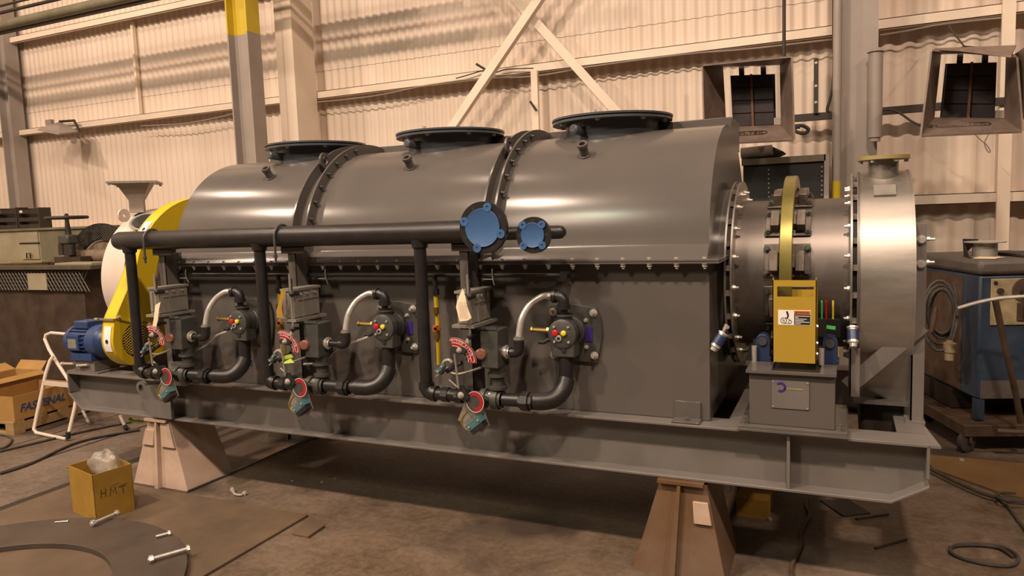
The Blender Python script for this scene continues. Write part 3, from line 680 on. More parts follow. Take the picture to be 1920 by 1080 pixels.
# lubricators
def lube(label, p, tilt):
    t = thing('grease_lubricator', label, 'lubricator', tuple(p), 'blue grease lubricators'); d = Vector(tilt).normalized(); p = Vector(p); k_ = .78
    MB().lathe([(u*k_, v*k_) for u, v in [(-.018, .001), (-.018, .017), (.0, .020), (.006, .027), (.02, .027)]], p, d, n=20).build('tip', 'zinc', t)
    MB().lathe([(u*k_, v*k_) for u, v in [(.02, .029), (.075, .029), (.078, .024)]], p, d, n=20).build('blue_body', 'bearblue', t)
    MB().lathe([(u*k_, v*k_) for u, v in [(.078, .024), (.086, .024), (.086, .030), (.096, .030), (.096, .001)]], p, d, n=20).build('cap_ring', 'zinc', t)
    return t
p = at(1340, 652, 3.14); lube('blue grease lubricator clipped to the front right edge of the casing', p, (.5, .25, .85))
MB().tube([p+Vector((.05, .03, .085)), p+Vector((.04, .06, .09)), (-.50, 3.22, .98)], .008, n=8).build('lube_hose', 'zinc', None, label='short fitting behind the casing-edge lubricator')['category'] = 'fitting'
p = at(1600, 645, 3.30); lube('blue grease lubricator beside the drive pedestal on the right', p, (-.05, .5, .9))
# ================================================================== drive pedestal
PX0, PX1 = at(1405, 760, 3.12).x, at(1566, 760, 3.12).x
pd = thing('roller_pedestal', 'grey steel box pedestal with nameplate on the right part of the skid', 'pedestal', ((PX0+PX1)/2, 3.3, ZT))
PT = .915
MB().box((PX0, 3.12, ZT+.022), (PX1, 3.50, PT)).build('body', 'grey', pd, bevel=.003)
MB().box((PX0-.045, YF-.02, ZT+.001), (PX1+.05, 3.54, ZT+.011)).build('base_flange', 'grey', pd, bevel=.001)
MB().box((PX0-.04, YF-.015, ZT+.0112), (PX1+.045, 3.54, ZT+.022)).build('shim_plate', 'grey', pd, bevel=.001)
MB().ringprism([(PX0-.012, 3.10), (PX1+.004, 3.10), (PX1+.004, 3.52), (PX0-.012, 3.52)], [(-.265, 3.125), (-.078, 3.125), (-.078, 3.44), (-.265, 3.44)], 'z', PT, PT+.010).build('top_plate', 'grey', pd)
MB().box((-.262, 3.13, PT), (-.082, 3.435, PT+.002)).build('slot_well', 'ink', pd)
bolts(pd, [(PX0-.02, 3.12, ZT+.022), (PX1+.02, 3.12, ZT+.022)], (0, 0, 1), mtl='grey', name='anchor_bolt', r=.014, h=.014, stud=.012)
a = at(1447, 712, 3.118); b1 = at(1517, 769, 3.118)
npl = MB().box((a.x, 3.116, b1.z), (b1.x, 3.1195, a.z)).build('nameplate', 'greyskid', pd, label='faded grey nameplate with purple crescent logo')
cc = Vector((a.x+.035, 3.1155, a.z-.028))
sub(MB().lathe([(0, .012), (.001, .012), (.001, .021), (0, .021)], cc, (0, -1, 0), n=24, a0=R3(60), a1=R3(320), close=True), 'crescent_logo', 'purple', npl)
sub(MB().box((cc.x+.014, 3.1145, cc.z-.008), (cc.x+.085, 3.1158, cc.z-.003)), 'logo_stripe', 'flangeyel', npl)
bolts(npl, [(x, 3.116, z) for x in (a.x+.006, b1.x-.006) for z in (a.z-.006, b1.z+.006)], (0, -1, 0), name='rivet', r=.003, h=.002, washer=False)
# guard over the roller
gd = thing('roller_guard', 'yellow upright roller guard with a warning sticker standing on the pedestal', 'guard', (-.18, 3.25, PT))
gx0, gx1, gy0, gy1, gz0, gz1 = -.264, -.096, 3.19, 3.40, .948, 1.292
mb = MB(); a = at(1457, 537, gy0); b1 = at(1526, 557, gy0)
# front sheet with window, in four strips, plus sides and bottom
mb.box((gx0, gy0, gz0), (gx1, gy0+.003, b1.z)); mb.box((gx0, gy0, a.z), (gx1, gy0+.003, gz1)); mb.box((gx0, gy0, b1.z), (a.x, gy0+.003, a.z)); mb.box((b1.x, gy0, b1.z), (gx1, gy0+.003, a.z))
mb.build('front_sheet', 'rollyellow', gd)
for x in (gx0, gx1-.003):
    MB().prism([(gy0, gz0), (gy0, gz1+.006), (gy0+.02, gz1+.01), (gy1, gz1-.06), (gy1, gz0)], 'x', x, x+.003).build('side_sheet', 'rollyellow', gd)
MB().box((gx0+.003, gy1-.005, gz0), (gx1-.003, gy1, gz1-.06)).build('back_sheet', 'rollyellow', gd)
bolts(gd, [(gx1, gy0+.02, z) for z in (.985, 1.03, 1.10)], (1, 0, 0), name='guard_bolt', r=.007, h=.006)
# sticker
sa = at(1459, 581, gy0-.001); sb = at(1520, 610.5, gy0-.001); mx = at(1488, 595, gy0-.001).x
stk = MB().box((sa.x, gy0-.0012, sb.z), (sb.x, gy0-.0002, sa.z)).build('warning_sticker', 'whitelabel', gd, label='white and black warning sticker with belt pinch pictogram')
y = gy0-.0013; w = sb.x-sa.x; h = sa.z-sb.z
def srect(u0, v0, u1, v1, m_, nm): sub(MB().box((sa.x+w*u0, y-.0008, sa.z-h*v1), (sa.x+w*u1, y, sa.z-h*v0)), nm, m_, stk)
srect(.495, .04, .985, .27, 'orange', 'warning_header'); srect(.495, .29, .985, .96, 'ink', 'text_block')
text_mesh('WARNING', .0095, 'ink', stk, (sa.x+w*.76, y-.0012, sa.z-h*.155), (1, 0, 0), (0, 0, 1), 'warning_word', depth=.0002)
sub(MB().add([(sa.x+w*.53, y-.0012, sa.z-h*.23), (sa.x+w*.585, y-.0012, sa.z-h*.23), (sa.x+w*.557, y-.0012, sa.z-h*.08)], [(0, 1, 2)]), 'warning_triangle', 'ink', stk)
mb = MB()
for k, (u1) in enumerate((.96, .63, .88, .80, .96, .70)):
    v = .37+k*.1; mb.box((sa.x+w*.52, y-.0016, sa.z-h*(v+.035)), (sa.x+w*u1, y-.0009, sa.z-h*v))
sub(mb, 'text_lines', 'whitelabel', stk)
mb = MB()
def ringf(cx, cz, r0, r1): mb.lathe([(0, r0), (.0008, r0), (.0008, r1), (0, r1)], (cx, y, cz), (0, -1, 0), n=24, close=True)
c1 = (sa.x+w*.17, sa.z-h*.70); c2 = (sa.x+w*.37, sa.z-h*.79); ringf(*c1, h*.165, h*.20); ringf(*c2, h*.085, h*.115); ringf(*c1, h*.04, h*.07)
mb.add([(c1[0]+h*.10, y-.0008, c1[1]+h*.18), (c1[0]+h*.10, y-.0008, c1[1]+h*.21), (c2[0]+.003, y-.0008, c2[1]+h*.13), (c2[0]+.003, y-.0008, c2[1]+h*.10)], [(0, 1, 2, 3)])
mb.add([(c1[0], y-.0008, c1[1]-h*.20), (c1[0], y-.0008, c1[1]-h*.175), (c2[0], y-.0008, c2[1]-h*.09), (c2[0], y-.0008, c2[1]-h*.115)], [(0, 1, 2, 3)])
arm = [(.24, .08), (.30, .08), (.33, .30), (.335, .42), (.29, .56), (.25, .52), (.285, .42), (.27, .28)]
mb.add([(sa.x+w*u, y-.001, sa.z-h*v) for u, v in arm], [tuple(range(len(arm)))])
sub(mb, 'pinch_pictogram', 'ink', stk)
# bearings
def bearing(label, x, Y, w=.07, z=PT+.01):
    t = thing('pillow_bearing', label, 'bearing', (x, Y, z), 'blue roller bearings')
    MB().prism([(x-w/2, z), (x-w/2, z+.02), (x-w*.42, z+.02)]+[(x+w*.42*math.cos(R3(a)), z+.09+w*.42*math.sin(R3(a))) for a in range(180, -1, -15)]+[(x+w*.42, z+.02), (x+w/2, z+.02), (x+w/2, z)], 'y', Y, Y+.07).build('housing', 'bearblue', t, bevel=.003)
    MB().cyl((x, Y-.01, z+.09), (x, Y, z+.09), .018, n=18).build('bore_ring', 'castgrey', t)
    MB().bolt((x-w*.47, Y+.03, z+.02), (0, 0, 1), r=.010, h=.012, stud=.03).cyl((x-w*.47, Y-.015, z), (x-w*.47, Y-.015, z+.07), .011, n=12).build('stud', 'zinc', t)
    return t
bearing('blue pillow block bearing left of the yellow roller guard', -.315, 3.30)
bearing('blue pillow block bearing right of the yellow roller guard', -.045, 3.30)
# mixing of small things behind the guard
t = MB().lathe([(0, .03), (.02, .03), (.02, .022), (.08, .020), (.09, .012), (.09, .001)], (at(1431, 590, 3.6).x, 3.6, at(1431, 590, 3.6).z-.03), (0, 0, 1), n=18).build('greased_cap', 'castgrey'); tag(t, 'small grey cup fitting seen left of the yellow guard under the drum', 'fitting')
q = at(1420, 598, 3.6)
tag(MB().box((q.x-.09, 3.56, q.z-.012), (q.x+.07, 3.66, q.z+.0)).box((q.x-.02, 3.6, PT), (q.x+.02, 3.65, q.z-.01)).build('support_ledge', 'castgrey', org=tuple(q)), 'small grey ledge under the drum left of the yellow guard', 'ledge')
for k, (px, mm, nm) in enumerate(((1541, 'greentag', 'green'), (1549, 'redbtn', 'red'), (1562, 'yelbtn', 'yellow'))):
    a = at(px, 566, 3.45); tag(MB().cyl((a.x, 3.45, at(px, 600, 3.45).z), (a.x, 3.45, a.z+.006), .0045, n=10).build('marker_stick', mm, org=tuple(a)), 'thin %s rod standing right of the yellow roller guard' % nm, 'rod')
a = at(1555, 598, 3.45); tag(MB().box((a.x-.05, 3.42, a.z-.075), (a.x+.045, 3.49, a.z)).box((a.x-.02, 3.44, PT+.01), (a.x+.02, 3.48, a.z-.07)).build('rod_holder', 'ink', org=tuple(a)), 'black box holding the coloured rods by the guard', 'box')
a = at(1558, 614, 3.28); tag(MB().cbox(a, (.035, .02, .012), Ry(8)).build('green_tag', 'greentag', org=tuple(a)), 'bright green tag lying on the right-hand blue bearing', 'tag')
# ================================================================== gas manifold
def dup_tree(o, dx, label=None):
    c = o.copy(); C.objects.link(c); c.location = o.location + Vector(dx)
    if label: c['label'] = label
    def rec(src, dst):
        for ch in [q for q in src.children]:
            n = ch.copy(); C.objects.link(n); n.parent = dst; rec(ch, n)
    rec(o, c); return c
MY, MZ = 3.0, 1.531
gm = thing('gas_manifold', 'long black gas header pipe with three down pipes in front of the furnace', 'pipe', (-2.6, MY, MZ))
MB().lathe([(-3.955, .001), (-3.953, .030), (-3.94, .047), (-3.92, .0535), (-1.46, .0535)], (0, MY, MZ), (1, 0, 0), n=36).build('header_pipe', 'black', gm)
MB().lathe([(-1.47, .050), (-1.44, .030), (-1.135, .030), (-1.115, .026), (-1.103, .014), (-1.100, .001)], (0, MY, 1.518), (1, 0, 0), n=28).build('small_header_pipe', 'black', gm)
for xd, zb in ((-1.845, .80), (-2.845, .79), (-3.845, .79)):
    MB().lathe([(MZ-.03, .047), (MZ-.055, .040), (MZ-.068, .038), (MZ-.075, .030), (zb, .030)], (xd, MY, 0), (0, 0, 1), n=24).build('down_pipe', 'black', gm)
    p = [(xd, MY, zb+.002), (xd, MY, zb-.02), (xd+.012, MY, zb-.038), (xd+.035, MY, zb-.048), (xd+.055, MY, zb-.050)]
    MB().tube(p, .039, n=20).build('elbow', 'black', gm)
    MB().cyl((xd+.05, MY, zb-.05), (xd+.20, MY, zb-.05), .030, n=20).cyl((xd+.09, MY, zb-.05), (xd+.125, MY, zb-.05), .037, n=8).cyl((xd+.165, MY, zb-.05), (xd+.20, MY, zb-.05), .037, n=8).build('side_pipe', 'black', gm)
def capped_flange(cx, cz, r, rc, a0, off, n_holes, stub):
    yf = 2.875
    fl_ = MB()
    out = [(cx+r*math.cos(2*math.pi*k/64), cz+r*math.sin(2*math.pi*k/64)) for k in range(64)]
    inn = [(cx+rc*.55*math.cos(2*math.pi*k/64), cz+rc*.55*math.sin(2*math.pi*k/64)) for k in range(64)]
    fl_.ringprism(out, inn, 'y', yf, yf+.022); fl_.lathe([(-.02, rc*.75), (-.05, stub), (-.13, stub)], (cx, yf, cz), (0, -1, 0), n=28)
    f = fl_.build('outlet_flange', 'black', gm)
    mb = MB(); mb.lathe([(0, .001), (0, rc), (.004, rc+.002), (.006, rc), (.004, rc-.004), (.004, .001)], (cx, yf-.001, cz), (0, -1, 0), n=48)
    for q in range(4):
        a = R3(a0+90*q); e = (cx+(rc+.010)*math.cos(a), cz+(rc+.010)*math.sin(a)); rr = off
        mb.lathe([(0, rr*.35), (0, rr), (.005, rr), (.005, rr*.35)], (e[0], yf-.002, e[1]), (0, -1, 0), n=18, close=True)
        mb.lathe([(.003, .001), (.003, rr*.36)], (e[0], yf-.001, e[1]), (0, -1, 0), n=12)
    sub(mb, 'protective_cap', 'blue', f)
    for q in range(n_holes):
        a = R3(a0+45+q*360/n_holes); mb = MB()
        mb.cyl((cx+(r-.018)*math.cos(a), yf-.0006, cz+(r-.018)*math.sin(a)), (cx+(r-.018)*math.cos(a), yf+.001, cz+(r-.018)*math.sin(a)), .008, n=14)
        sub(mb, 'bolt_hole', 'ink', f)
p = at(905, 427, 2.875); capped_flange(p.x, p.z, .115, .083, 72, .020, 8, .05)
p = at(999, 441, 2.875); capped_flange(p.x, p.z, .078, .052, 45, .017, 4, .028)
# brackets carrying the manifold, each with its U-bolt
brs = []
for k, (px, lab) in enumerate(((862, 'grey channel bracket under the manifold behind the large blue cap'), (541, 'grey channel bracket under the middle of the manifold'), (299, 'grey channel bracket under the left end of the manifold'))):
    x = at(px, 500, 3.03).x
    t = thing('pipe_bracket', lab, 'bracket', (x+.03, 3.08, ZT), 'brackets under the manifold')
    MB().box((x, 3.03, ZT), (x+.050, 3.036, 1.452)).box((x+.044, 3.03, ZT), (x+.050, 3.15, 1.452)).build('post', 'grey', t, bevel=.001)
    MB().box((x-.035, 3.02, 1.440), (x+.115, 3.028, 1.478)).box((x-.035, 3.02, 1.472), (x+.115, 3.08, 1.478)).build('top_angle', 'grey', t)
    ux = x+.0
    pts = [(ux, 3.0-.062, 1.40), (ux, 3.0-.062, MZ)]+[(ux, 3.0-.062*math.cos(R3(a)), MZ+.062*math.sin(R3(a))) for a in range(15, 180, 15)]+[(ux, 3.062, MZ), (ux, 3.062, 1.44)]
    if k: MB().tube(pts, .0065, n=8).build('u_bolt', 'castgrey', t)
    if k: MB().cyl((ux, 3.0-.062, 1.425), (ux, 3.0-.062, 1.437), .011, n=6).build('nut', 'castgrey', t)
# thin pilot line behind
pl_ = thing('pilot_line', 'thin black pilot pipe running along the casing below the flange', 'pipe', (-2.4, 3.12, 1.32))
MB().cyl((-3.62, 3.12, 1.318), (-1.155, 3.12, 1.318), .011, n=12).build('pipe_run', 'black', pl_)
MB().cyl((-1.175, 3.12, 1.318), (-1.145, 3.12, 1.318), .018, n=14).cyl((-1.15, 3.085, 1.318), (-1.15, 3.14, 1.318), .019, n=14).build('end_tee', 'black', pl_)
for xx in (-1.515, -2.50, -3.52):
    MB().tube([(xx, 3.105, 1.35), (xx, 3.100, 1.33), (xx, 3.105, 1.30), (xx, 3.12, 1.27)], .003, n=6).box((xx-.05, 3.10, 1.298), (xx+.004, 3.16, 1.302)).build('clip', 'zinc', pl_)
# yellow pilot drops
def pilot(px, label):
    x = at(px, 600, 3.11).x; t = thing('pilot_hose', label, 'hose', (x, 3.11, .86), 'pilot gas drops')
    MB().cyl((x, 3.11, 1.318), (x, 3.11, 1.25), .012, n=12).cyl((x, 3.11, 1.25), (x, 3.11, 1.22), .019, n=6).build('drop_fitting', 'black', t)
    MB().tube([(x, 3.11, 1.225), (x+.004, 3.11, 1.10), (x+.004, 3.108, 1.0), (x, 3.11, .87)], .011, n=10).build('yellow_tube', 'yellow2', t)
    MB().cyl((x, 3.10, 1.16), (x, 3.10, 1.13), .017, n=6).build('nut', 'brass', t); MB().cyl((x, 3.10, 1.03), (x, 3.10, 1.0), .017, n=6).build('nut', 'brass', t)
    MB().box((x-.004, 3.085, 1.048), (x+.03, 3.095, 1.060)).box((x-.011, 3.085, 1.04), (x+.011, 3.105, 1.07)).build('lever', 'orange', t)
    return t
pilot(819, 'yellow pilot hose with orange lever right of the third down pipe')
pilot(527, 'yellow pilot hose with orange lever right of the second down pipe')
# ================================================================== burner (built once, copied)
BX = -1.150; BZ = 1.058
bu = thing('gas_burner', 'cast grey burner with red and yellow buttons, right-hand one of three', 'burner', (BX, 3.1, BZ), 'burners on the furnace front')
def q3(px, py, Y): v = at(px, py, Y); return (v.x, v.z)
pl = [q3(1032, 571, 3.165), q3(1080, 571, 3.165), q3(1118, 578, 3.165), q3(1127, 600, 3.165), q3(1129, 630, 3.165), q3(1124, 660, 3.165), q3(1120, 681, 3.165), q3(1034, 671, 3.165)]
plate = MB().prism(pl, 'y', 3.165, 3.178).build('mounting_plate', 'castgrey', bu, bevel=.002)
bolts(plate, [(at(*p, 3.16).x, 3.165, at(*p, 3.16).z) for p in ((1036, 585), (1112, 587), (1038, 665), (1114, 667))], (0, -1, 0), name='plate_bolt', r=.014, h=.012, stud=.018)
bolts(plate, [(at(*p, 3.16).x, 3.165, at(*p, 3.16).z) for p in ((1098, 601), (1099, 651))], (0, -1, 0), name='small_bolt', r=.008, h=.008, stud=.01)
tg = at(1104, 627, 3.164)
tgp = sub(MB().box((tg.x-.018, 3.161, tg.z-.033), (tg.x+.018, 3.1645, tg.z+.033)), 'purple_nameplate', 'purple', plate)
dirb = Vector((0, -1, 0))
MB().lathe([(0, .070), (.035, .070), (.04, .066), (.075, .064)], (BX+.006, 3.165, BZ), dirb, n=40).build('rear_housing', 'castgrey', bu)
MB().lathe([(.0, .066), (.05, .066), (.055, .055), (.056, .001)], (BX, 3.095, BZ), dirb, n=40).build('front_housing', 'castgrey', bu)
MB().box((BX-.055, 3.05, BZ-.108), (BX+.055, 3.13, BZ-.02)).build('lower_body', 'castgrey', bu, bevel=.006)
MB().lathe([(0, .030), (.03, .030), (.032, .038), (.042, .038)], (BX, 3.09, BZ+.045), (0, 0, 1), n=20).build('air_inlet', 'castgrey', bu)
yf = 3.038
def btn(dx, dz, r, m_, nm, h=.012): MB().lathe([(0, r), (h*.8, r), (h, r*.7), (h, .001)], (BX+dx, yf, BZ+dz), dirb, n=18).build(nm, m_, bu)
btn(-.028, .006, .014, 'redbtn', 'red_plug'); btn(.012, .006, .012, 'yelbtn', 'yellow_plug'); btn(-.012, -.018, .014, 'zinc', 'sight_port', .008); btn(-.012, -.018, .009, 'ink', 'port_hole', .0095)
MB().cyl((BX+.005, 3.049, BZ-.075), (BX+.005, 3.045, BZ-.075), .011, n=16).build('drain_plug', 'ink', bu)
bolts(bu, [(BX+.048*math.cos(R3(a)), 3.04, BZ+.048*math.sin(R3(a))) for a in (45, 135, 225, 315)], dirb, name='cover_screw', r=.006, h=.006, washer=False)
MB().tube([(BX-.06, 3.07, BZ+.012), (BX-.095, 3.065, BZ+.012), (BX-.145, 3.06, BZ+.014)], [.012, .010, .010], n=10).cyl((BX-.145, 3.06, BZ+.014), (BX-.155, 3.06, BZ+.014), .015, n=6).cyl((BX-.07, 3.07, BZ+.012), (BX-.08, 3.07, BZ+.012), .015, n=6).build('igniter', 'brass', bu)
MB().tube([(BX-.055, 3.085, BZ-.03), (BX-.085, 3.08, BZ-.035), (BX-.10, 3.075, BZ-.045), (BX-.125, 3.07, BZ-.043)], .011, n=10).build('igniter_boot', 'rubber', bu)
# air elbow on top
MB().tube([(BX, 3.08, BZ+.085), (BX, 3.08, BZ+.125)], .017, n=14).tube([(BX, 3.08, BZ+.12), (BX, 3.08, BZ+.145), (BX-.008, 3.08, BZ+.160), (BX-.025, 3.08, BZ+.168), (BX-.05, 3.08, BZ+.168)], .026, n=16).lathe([(0, .031), (.018, .031)], (BX, 3.08, BZ+.110), (0, 0, 1), n=18).lathe([(0, .031), (.018, .031)], (BX-.035, 3.08, BZ+.168), (-1, 0, 0), n=18).build('top_elbow', 'black', bu)
bsh = (-.968, -1.940)
dup_tree(bu, (bsh[0], 0, 0), 'cast grey burner with red and yellow buttons, middle one of three')
dup_tree(bu, (bsh[1], 0, 0), 'cast grey burner with red and yellow buttons, left-hand one partly behind a down pipe')
# ================================================================== valve train (built once, copied)
VX = -1.455; VY = 2.985
vt = thing('valve_train', 'linked gas valve set with actuator and red dials, right-hand one with paper tag', 'valve', (VX, VY, .75), 'valve trains between the down pipes')
# lower butterfly valve between flanges
lv = MB().lathe([(-.10, .030), (-.06, .030), (-.06, .045), (-.035, .045), (-.035, .036), (-.0, .036), (.0, .050), (.03, .050), (.03, .040), (.045, .040)], (VX-.02, VY, .752), (1, 0, 0), n=24).build('lower_valve', 'castgrey', vt)
bolts(lv, [(VX-.02, VY+.042*math.cos(R3(a)), .752+.042*math.sin(R3(a))) for a in (45, 135, 225, 315)], (-1, 0, 0), name='valve_bolt', r=.007, h=.008)
MB().lathe([(.78, .028), (.80, .028), (.80, .044), (.815, .044), (.815, .030), (.86, .030), (.86, .046), (.875, .046), (.875, .034), (.91, .034)], (VX+.0, VY+.01, 0), (0, 0, 1), n=24).build('valve_neck', 'castgrey', vt)
vb = MB().box((VX-.055, VY-.05, .905), (VX+.035, VY+.07, 1.085)).build('upper_valve_body', 'castgrey', vt, bevel=.006)
MB().lathe([(0, .026), (.012, .026), (.012, .032), (.02, .032), (.02, .020), (.03, .020)], (VX+.035, VY+.01, .975), (1, 0, 0), n=18).build('outlet_ring', 'zinc', vt)
kd = Vector((.35, -1, 0)).normalized(); kp = at(903, 662, 2.95)
MB().lathe([(-.02, .020), (.012, .020), (.016, .026), (.03, .026), (.036, .020), (.038, .001)], kp, kd, n=24).build('copper_cap', 'copper', vt)
MB().cyl(kp-kd*.06, kp, .014, n=14).build('cap_stem', 'castgrey', vt)
# actuator
ac = MB().box((-1.603, 2.90, 1.115), (-1.530, 3.10, 1.262)).build('actuator_box', 'alu', vt, bevel=.004)
sub(MB().box((-1.610, 2.893, 1.254), (-1.523, 3.107, 1.266)), 'lid', 'alu', ac)
sub(MB().box((-1.622, 2.880, 1.098), (-1.508, 3.125, 1.112)), 'base_flange', 'alu', ac)
mb = MB(); mb.box((-1.5315, 2.93, 1.205), (-1.524, 3.085, 1.210)); mb.box((-1.5315, 2.965, 1.115), (-1.524, 2.971, 1.205)); mb.box((-1.5315, 3.03, 1.21), (-1.524, 3.036, 1.254)); mb.box((-1.5315, 3.04, 1.120), (-1.527, 3.09, 1.19)); mb.box((-1.595, 2.894, 1.13), (-1.575, 2.901, 1.24))
sub(mb, 'ribs', 'alu', ac)
bolts(ac, [(-1.528, 2.95, 1.235), (-1.528, 3.0, 1.235), (-1.528, 3.06, 1.235)], (1, 0, 0), name='cover_screw', r=.007, h=.006, washer=False)
MB().box((-1.60, 2.92, 1.085), (-1.50, 3.07, 1.098)).build('mounting_bracket', 'black', vt)
MB().box((-1.535, 2.97, 1.08), (-1.47, 3.05, 1.088)).box((-1.50, 2.93, 1.086), (-1.42, 2.936, 1.10)).build('bracket_arm', 'castgrey', vt)
# dial plate
dc = at(852, 678, 2.90)
aa = list(range(-2, 104, 6))
poly = [(dc.x+.112*math.cos(R3(a)), dc.z+.112*math.sin(R3(a))) for a in aa]+[(dc.x+.068*math.cos(R3(a)), dc.z+.068*math.sin(R3(a))) for a in reversed(aa)]
MB().prism(poly, 'y', 2.905, 2.9095).build('dial_back', 'alu', vt)
poly = [(dc.x+.109*math.cos(R3(a)), dc.z+.109*math.sin(R3(a))) for a in aa]+[(dc.x+.071*math.cos(R3(a)), dc.z+.071*math.sin(R3(a))) for a in reversed(aa)]
dl = MB().prism(poly, 'y', 2.902, 2.905).build('red_dial', 'red', vt, label='red quarter-circle dial with white lettering')
mb = MB()
for r in (.105, .0885, .074):
    q = list(range(2, 98, 5)); poly = [(dc.x+r*math.cos(R3(a)), dc.z+r*math.sin(R3(a))) for a in q]+[(dc.x+(r-.0018)*math.cos(R3(a)), dc.z+(r-.0018)*math.sin(R3(a))) for a in reversed(q)]
    mb.prism(poly, 'y', 2.9012, 2.902)
sub(mb, 'dial_lines', 'whitelabel', dl)
mb = MB()
def glyphs(txt, r, a0, a1, size):
    for k, ch in enumerate(txt):
        a = R3(a0+(a1-a0)*k/(len(txt)-1))
        if ch == ' ': continue
        u = Vector((math.sin(a), 0, -math.cos(a))); v = Vector((math.cos(a), 0, math.sin(a)))
        cu = bpy.data.curves.new('g', 'FONT'); cu.body = ch; cu.size = size; cu.align_x = 'CENTER'; cu.align_y = 'CENTER'
        to = bpy.data.objects.new('g', cu); C.objects.link(to); bpy.context.view_layer.update()
        me0 = to.evaluated_get(bpy.context.evaluated_depsgraph_get()).to_mesh(); o = Vector((dc.x, 2.9008, dc.z))+v*r
        mb.add([o+u*w.co.x+v*w.co.y for w in me0.vertices], [tuple(p.vertices) for p in me0.polygons])
        bpy.data.objects.remove(to); bpy.data.curves.remove(cu)
glyphs('MICRO-RATIO', .0965, 94, 22, .0135); glyphs('VALVE', .081, 50, 12, .011)
sub(mb, 'dial_lettering', 'whitelabel', dl)
bolts(dl, [(dc.x+.101*math.cos(R3(a)), 2.902, dc.z+.101*math.sin(R3(a))) for a in (99, 60, 20, 2)], dirb, name='dial_screw', r=.0045, h=.003, washer=False)
MB().tube([Vector((dc.x+.05, 2.91, dc.z+.02)), (VX-.04, 2.96, .98)], .016, n=10).build('dial_shaft', 'castgrey', vt)
# rods and cranks
a = at(876, 515, 2.885); b1 = at(882, 630, 2.885)
MB().cyl(a, b1, .0055, n=10).build('upper_rod', 'alu', vt)
for px, py in ((881, 556), (881, 630)):
    c = at(px, py, 2.885); MB().ball(c, .015, 8).cyl(c, c+Vector((.0, .05, -.004)), .008, n=8).build('ball_joint', 'rubber', vt)
c = at(880, 545, 2.9); MB().prism([(c.x-.012, c.z-.02), (c.x+.006, c.z-.02), (c.x+.010, c.z+.05), (c.x, c.z+.055), (c.x-.012, c.z+.04)], 'y', 2.888, 2.896).build('actuator_crank', 'castgrey', vt)
c = at(860, 657, 2.88); cb = MB().prism([(c.x-.04, c.z-.006), (c.x-.03, c.z-.012), (c.x+.02, c.z-.02), (c.x+.035, c.z), (c.x+.02, c.z+.012), (c.x-.03, c.z+.010)], 'y', 2.885, 2.897).build('crank_arm', 'rubber', vt)
bolts(cb, [(c.x, 2.885, c.z)], dirb, name='pivot_bolt', r=.010, h=.010, stud=.006)
c2 = at(876, 640, 2.88); bolts(cb, [(c2.x, 2.89, c2.z)], dirb, name='arm_bolt', r=.010, h=.010)
a = at(852, 664, 2.88); b1 = at(860, 728, 2.88); MB().cyl(a, b1, .005, n=10).build('lower_rod', 'alu', vt)
c = at(864, 741, 2.89); cb = MB().cyl((c.x, 2.89, c.z), (c.x, 2.95, c.z), .024, n=14).cyl((c.x, 2.91, c.z), (VX-.02, 2.96, .752), .014, n=10).prism([(c.x-.03, c.z-.006), (c.x-.008, c.z+.045), (c.x+.012, c.z+.045), (c.x+.04, c.z-.01), (c.x+.015, c.z-.03)], 'y', 2.892, 2.902).build('lower_clamp', 'rubber', vt)
bolts(cb, [(c.x, 2.89, c.z)], dirb, name='clamp_bolt', r=.012, h=.008, stud=.006)
# lower dial with red crescent
c = at(890, 754, 2.9)
ld = MB().prism([(c.x+.046*math.cos(R3(a)), c.z+.050*math.sin(R3(a))) for a in range(0, 360, 12)], 'y', 2.905, 2.910).build('lower_dial', 'castgrey', vt)
q = list(range(-100, 131, 10)); poly = [(c.x+.043*math.cos(R3(a)), c.z+.047*math.sin(R3(a))) for a in q]+[(c.x+.024*math.cos(R3(a)), c.z+.028*math.sin(R3(a))) for a in reversed(q)]
sub(MB().prism(poly, 'y', 2.903, 2.905), 'red_crescent', 'red', ld)
q = list(range(-170, 135, 10)); poly = [(c.x+.0455*math.cos(R3(a)), c.z+.0495*math.sin(R3(a))) for a in q]+[(c.x+.0435*math.cos(R3(a)), c.z+.0475*math.sin(R3(a))) for a in reversed(q)]
sub(MB().prism(poly, 'y', 2.9025, 2.903), 'dial_edge', 'whitelabel', ld)
# limit switches
def limit(c, ang, nm, s=1.0):
    c = Vector(c); R_ = Ry(ang)
    def L_(x, y, z): return c + R_ @ Vector((x*s, y*s, z*s))
    def bx(mb, a, b_):
        vs = [L_(x, y, z) for z in (a[2], b_[2]) for y in (a[1], b_[1]) for x in (a[0], b_[0])]
        return mb.add(vs, [(0, 2, 3, 1), (4, 5, 7, 6), (0, 1, 5, 4), (2, 6, 7, 3), (0, 4, 6, 2), (1, 3, 7, 5)])
    sw = bx(MB(), (-.045, -.01, -.016), (.045, .03, .016)).build('switch_'+nm, 'teal', vt, label='teal and black limit switch')
    sub(bx(MB(), (-.035, -.016, -.040), (.040, .028, -.0165)), 'switch_body', 'ink', sw)
    sub(bx(MB(), (-.055, .0, -.02), (-.046, .03, .03)), 'switch_lever', 'alu', sw)
    bolts(sw, [L_(.03, -.012, 0), L_(-.03, -.012, 0)], dirb, name='switch_screw', r=.005, h=.004, washer=False)
    return sw
c = at(890, 793, 2.9); limit((c.x, 2.90, c.z), -38, 'lower')
c = at(826, 691, 2.92); limit((c.x, 2.92, c.z), -48, 'upper', .55)
pp = [q3(870, 757, 2.93), q3(903, 757, 2.93), q3(917, 798, 2.93), q3(904, 812, 2.93), q3(858, 788, 2.93)]
MB().prism(pp, 'y', 2.932, 2.936).build('switch_plate', 'alu', vt)
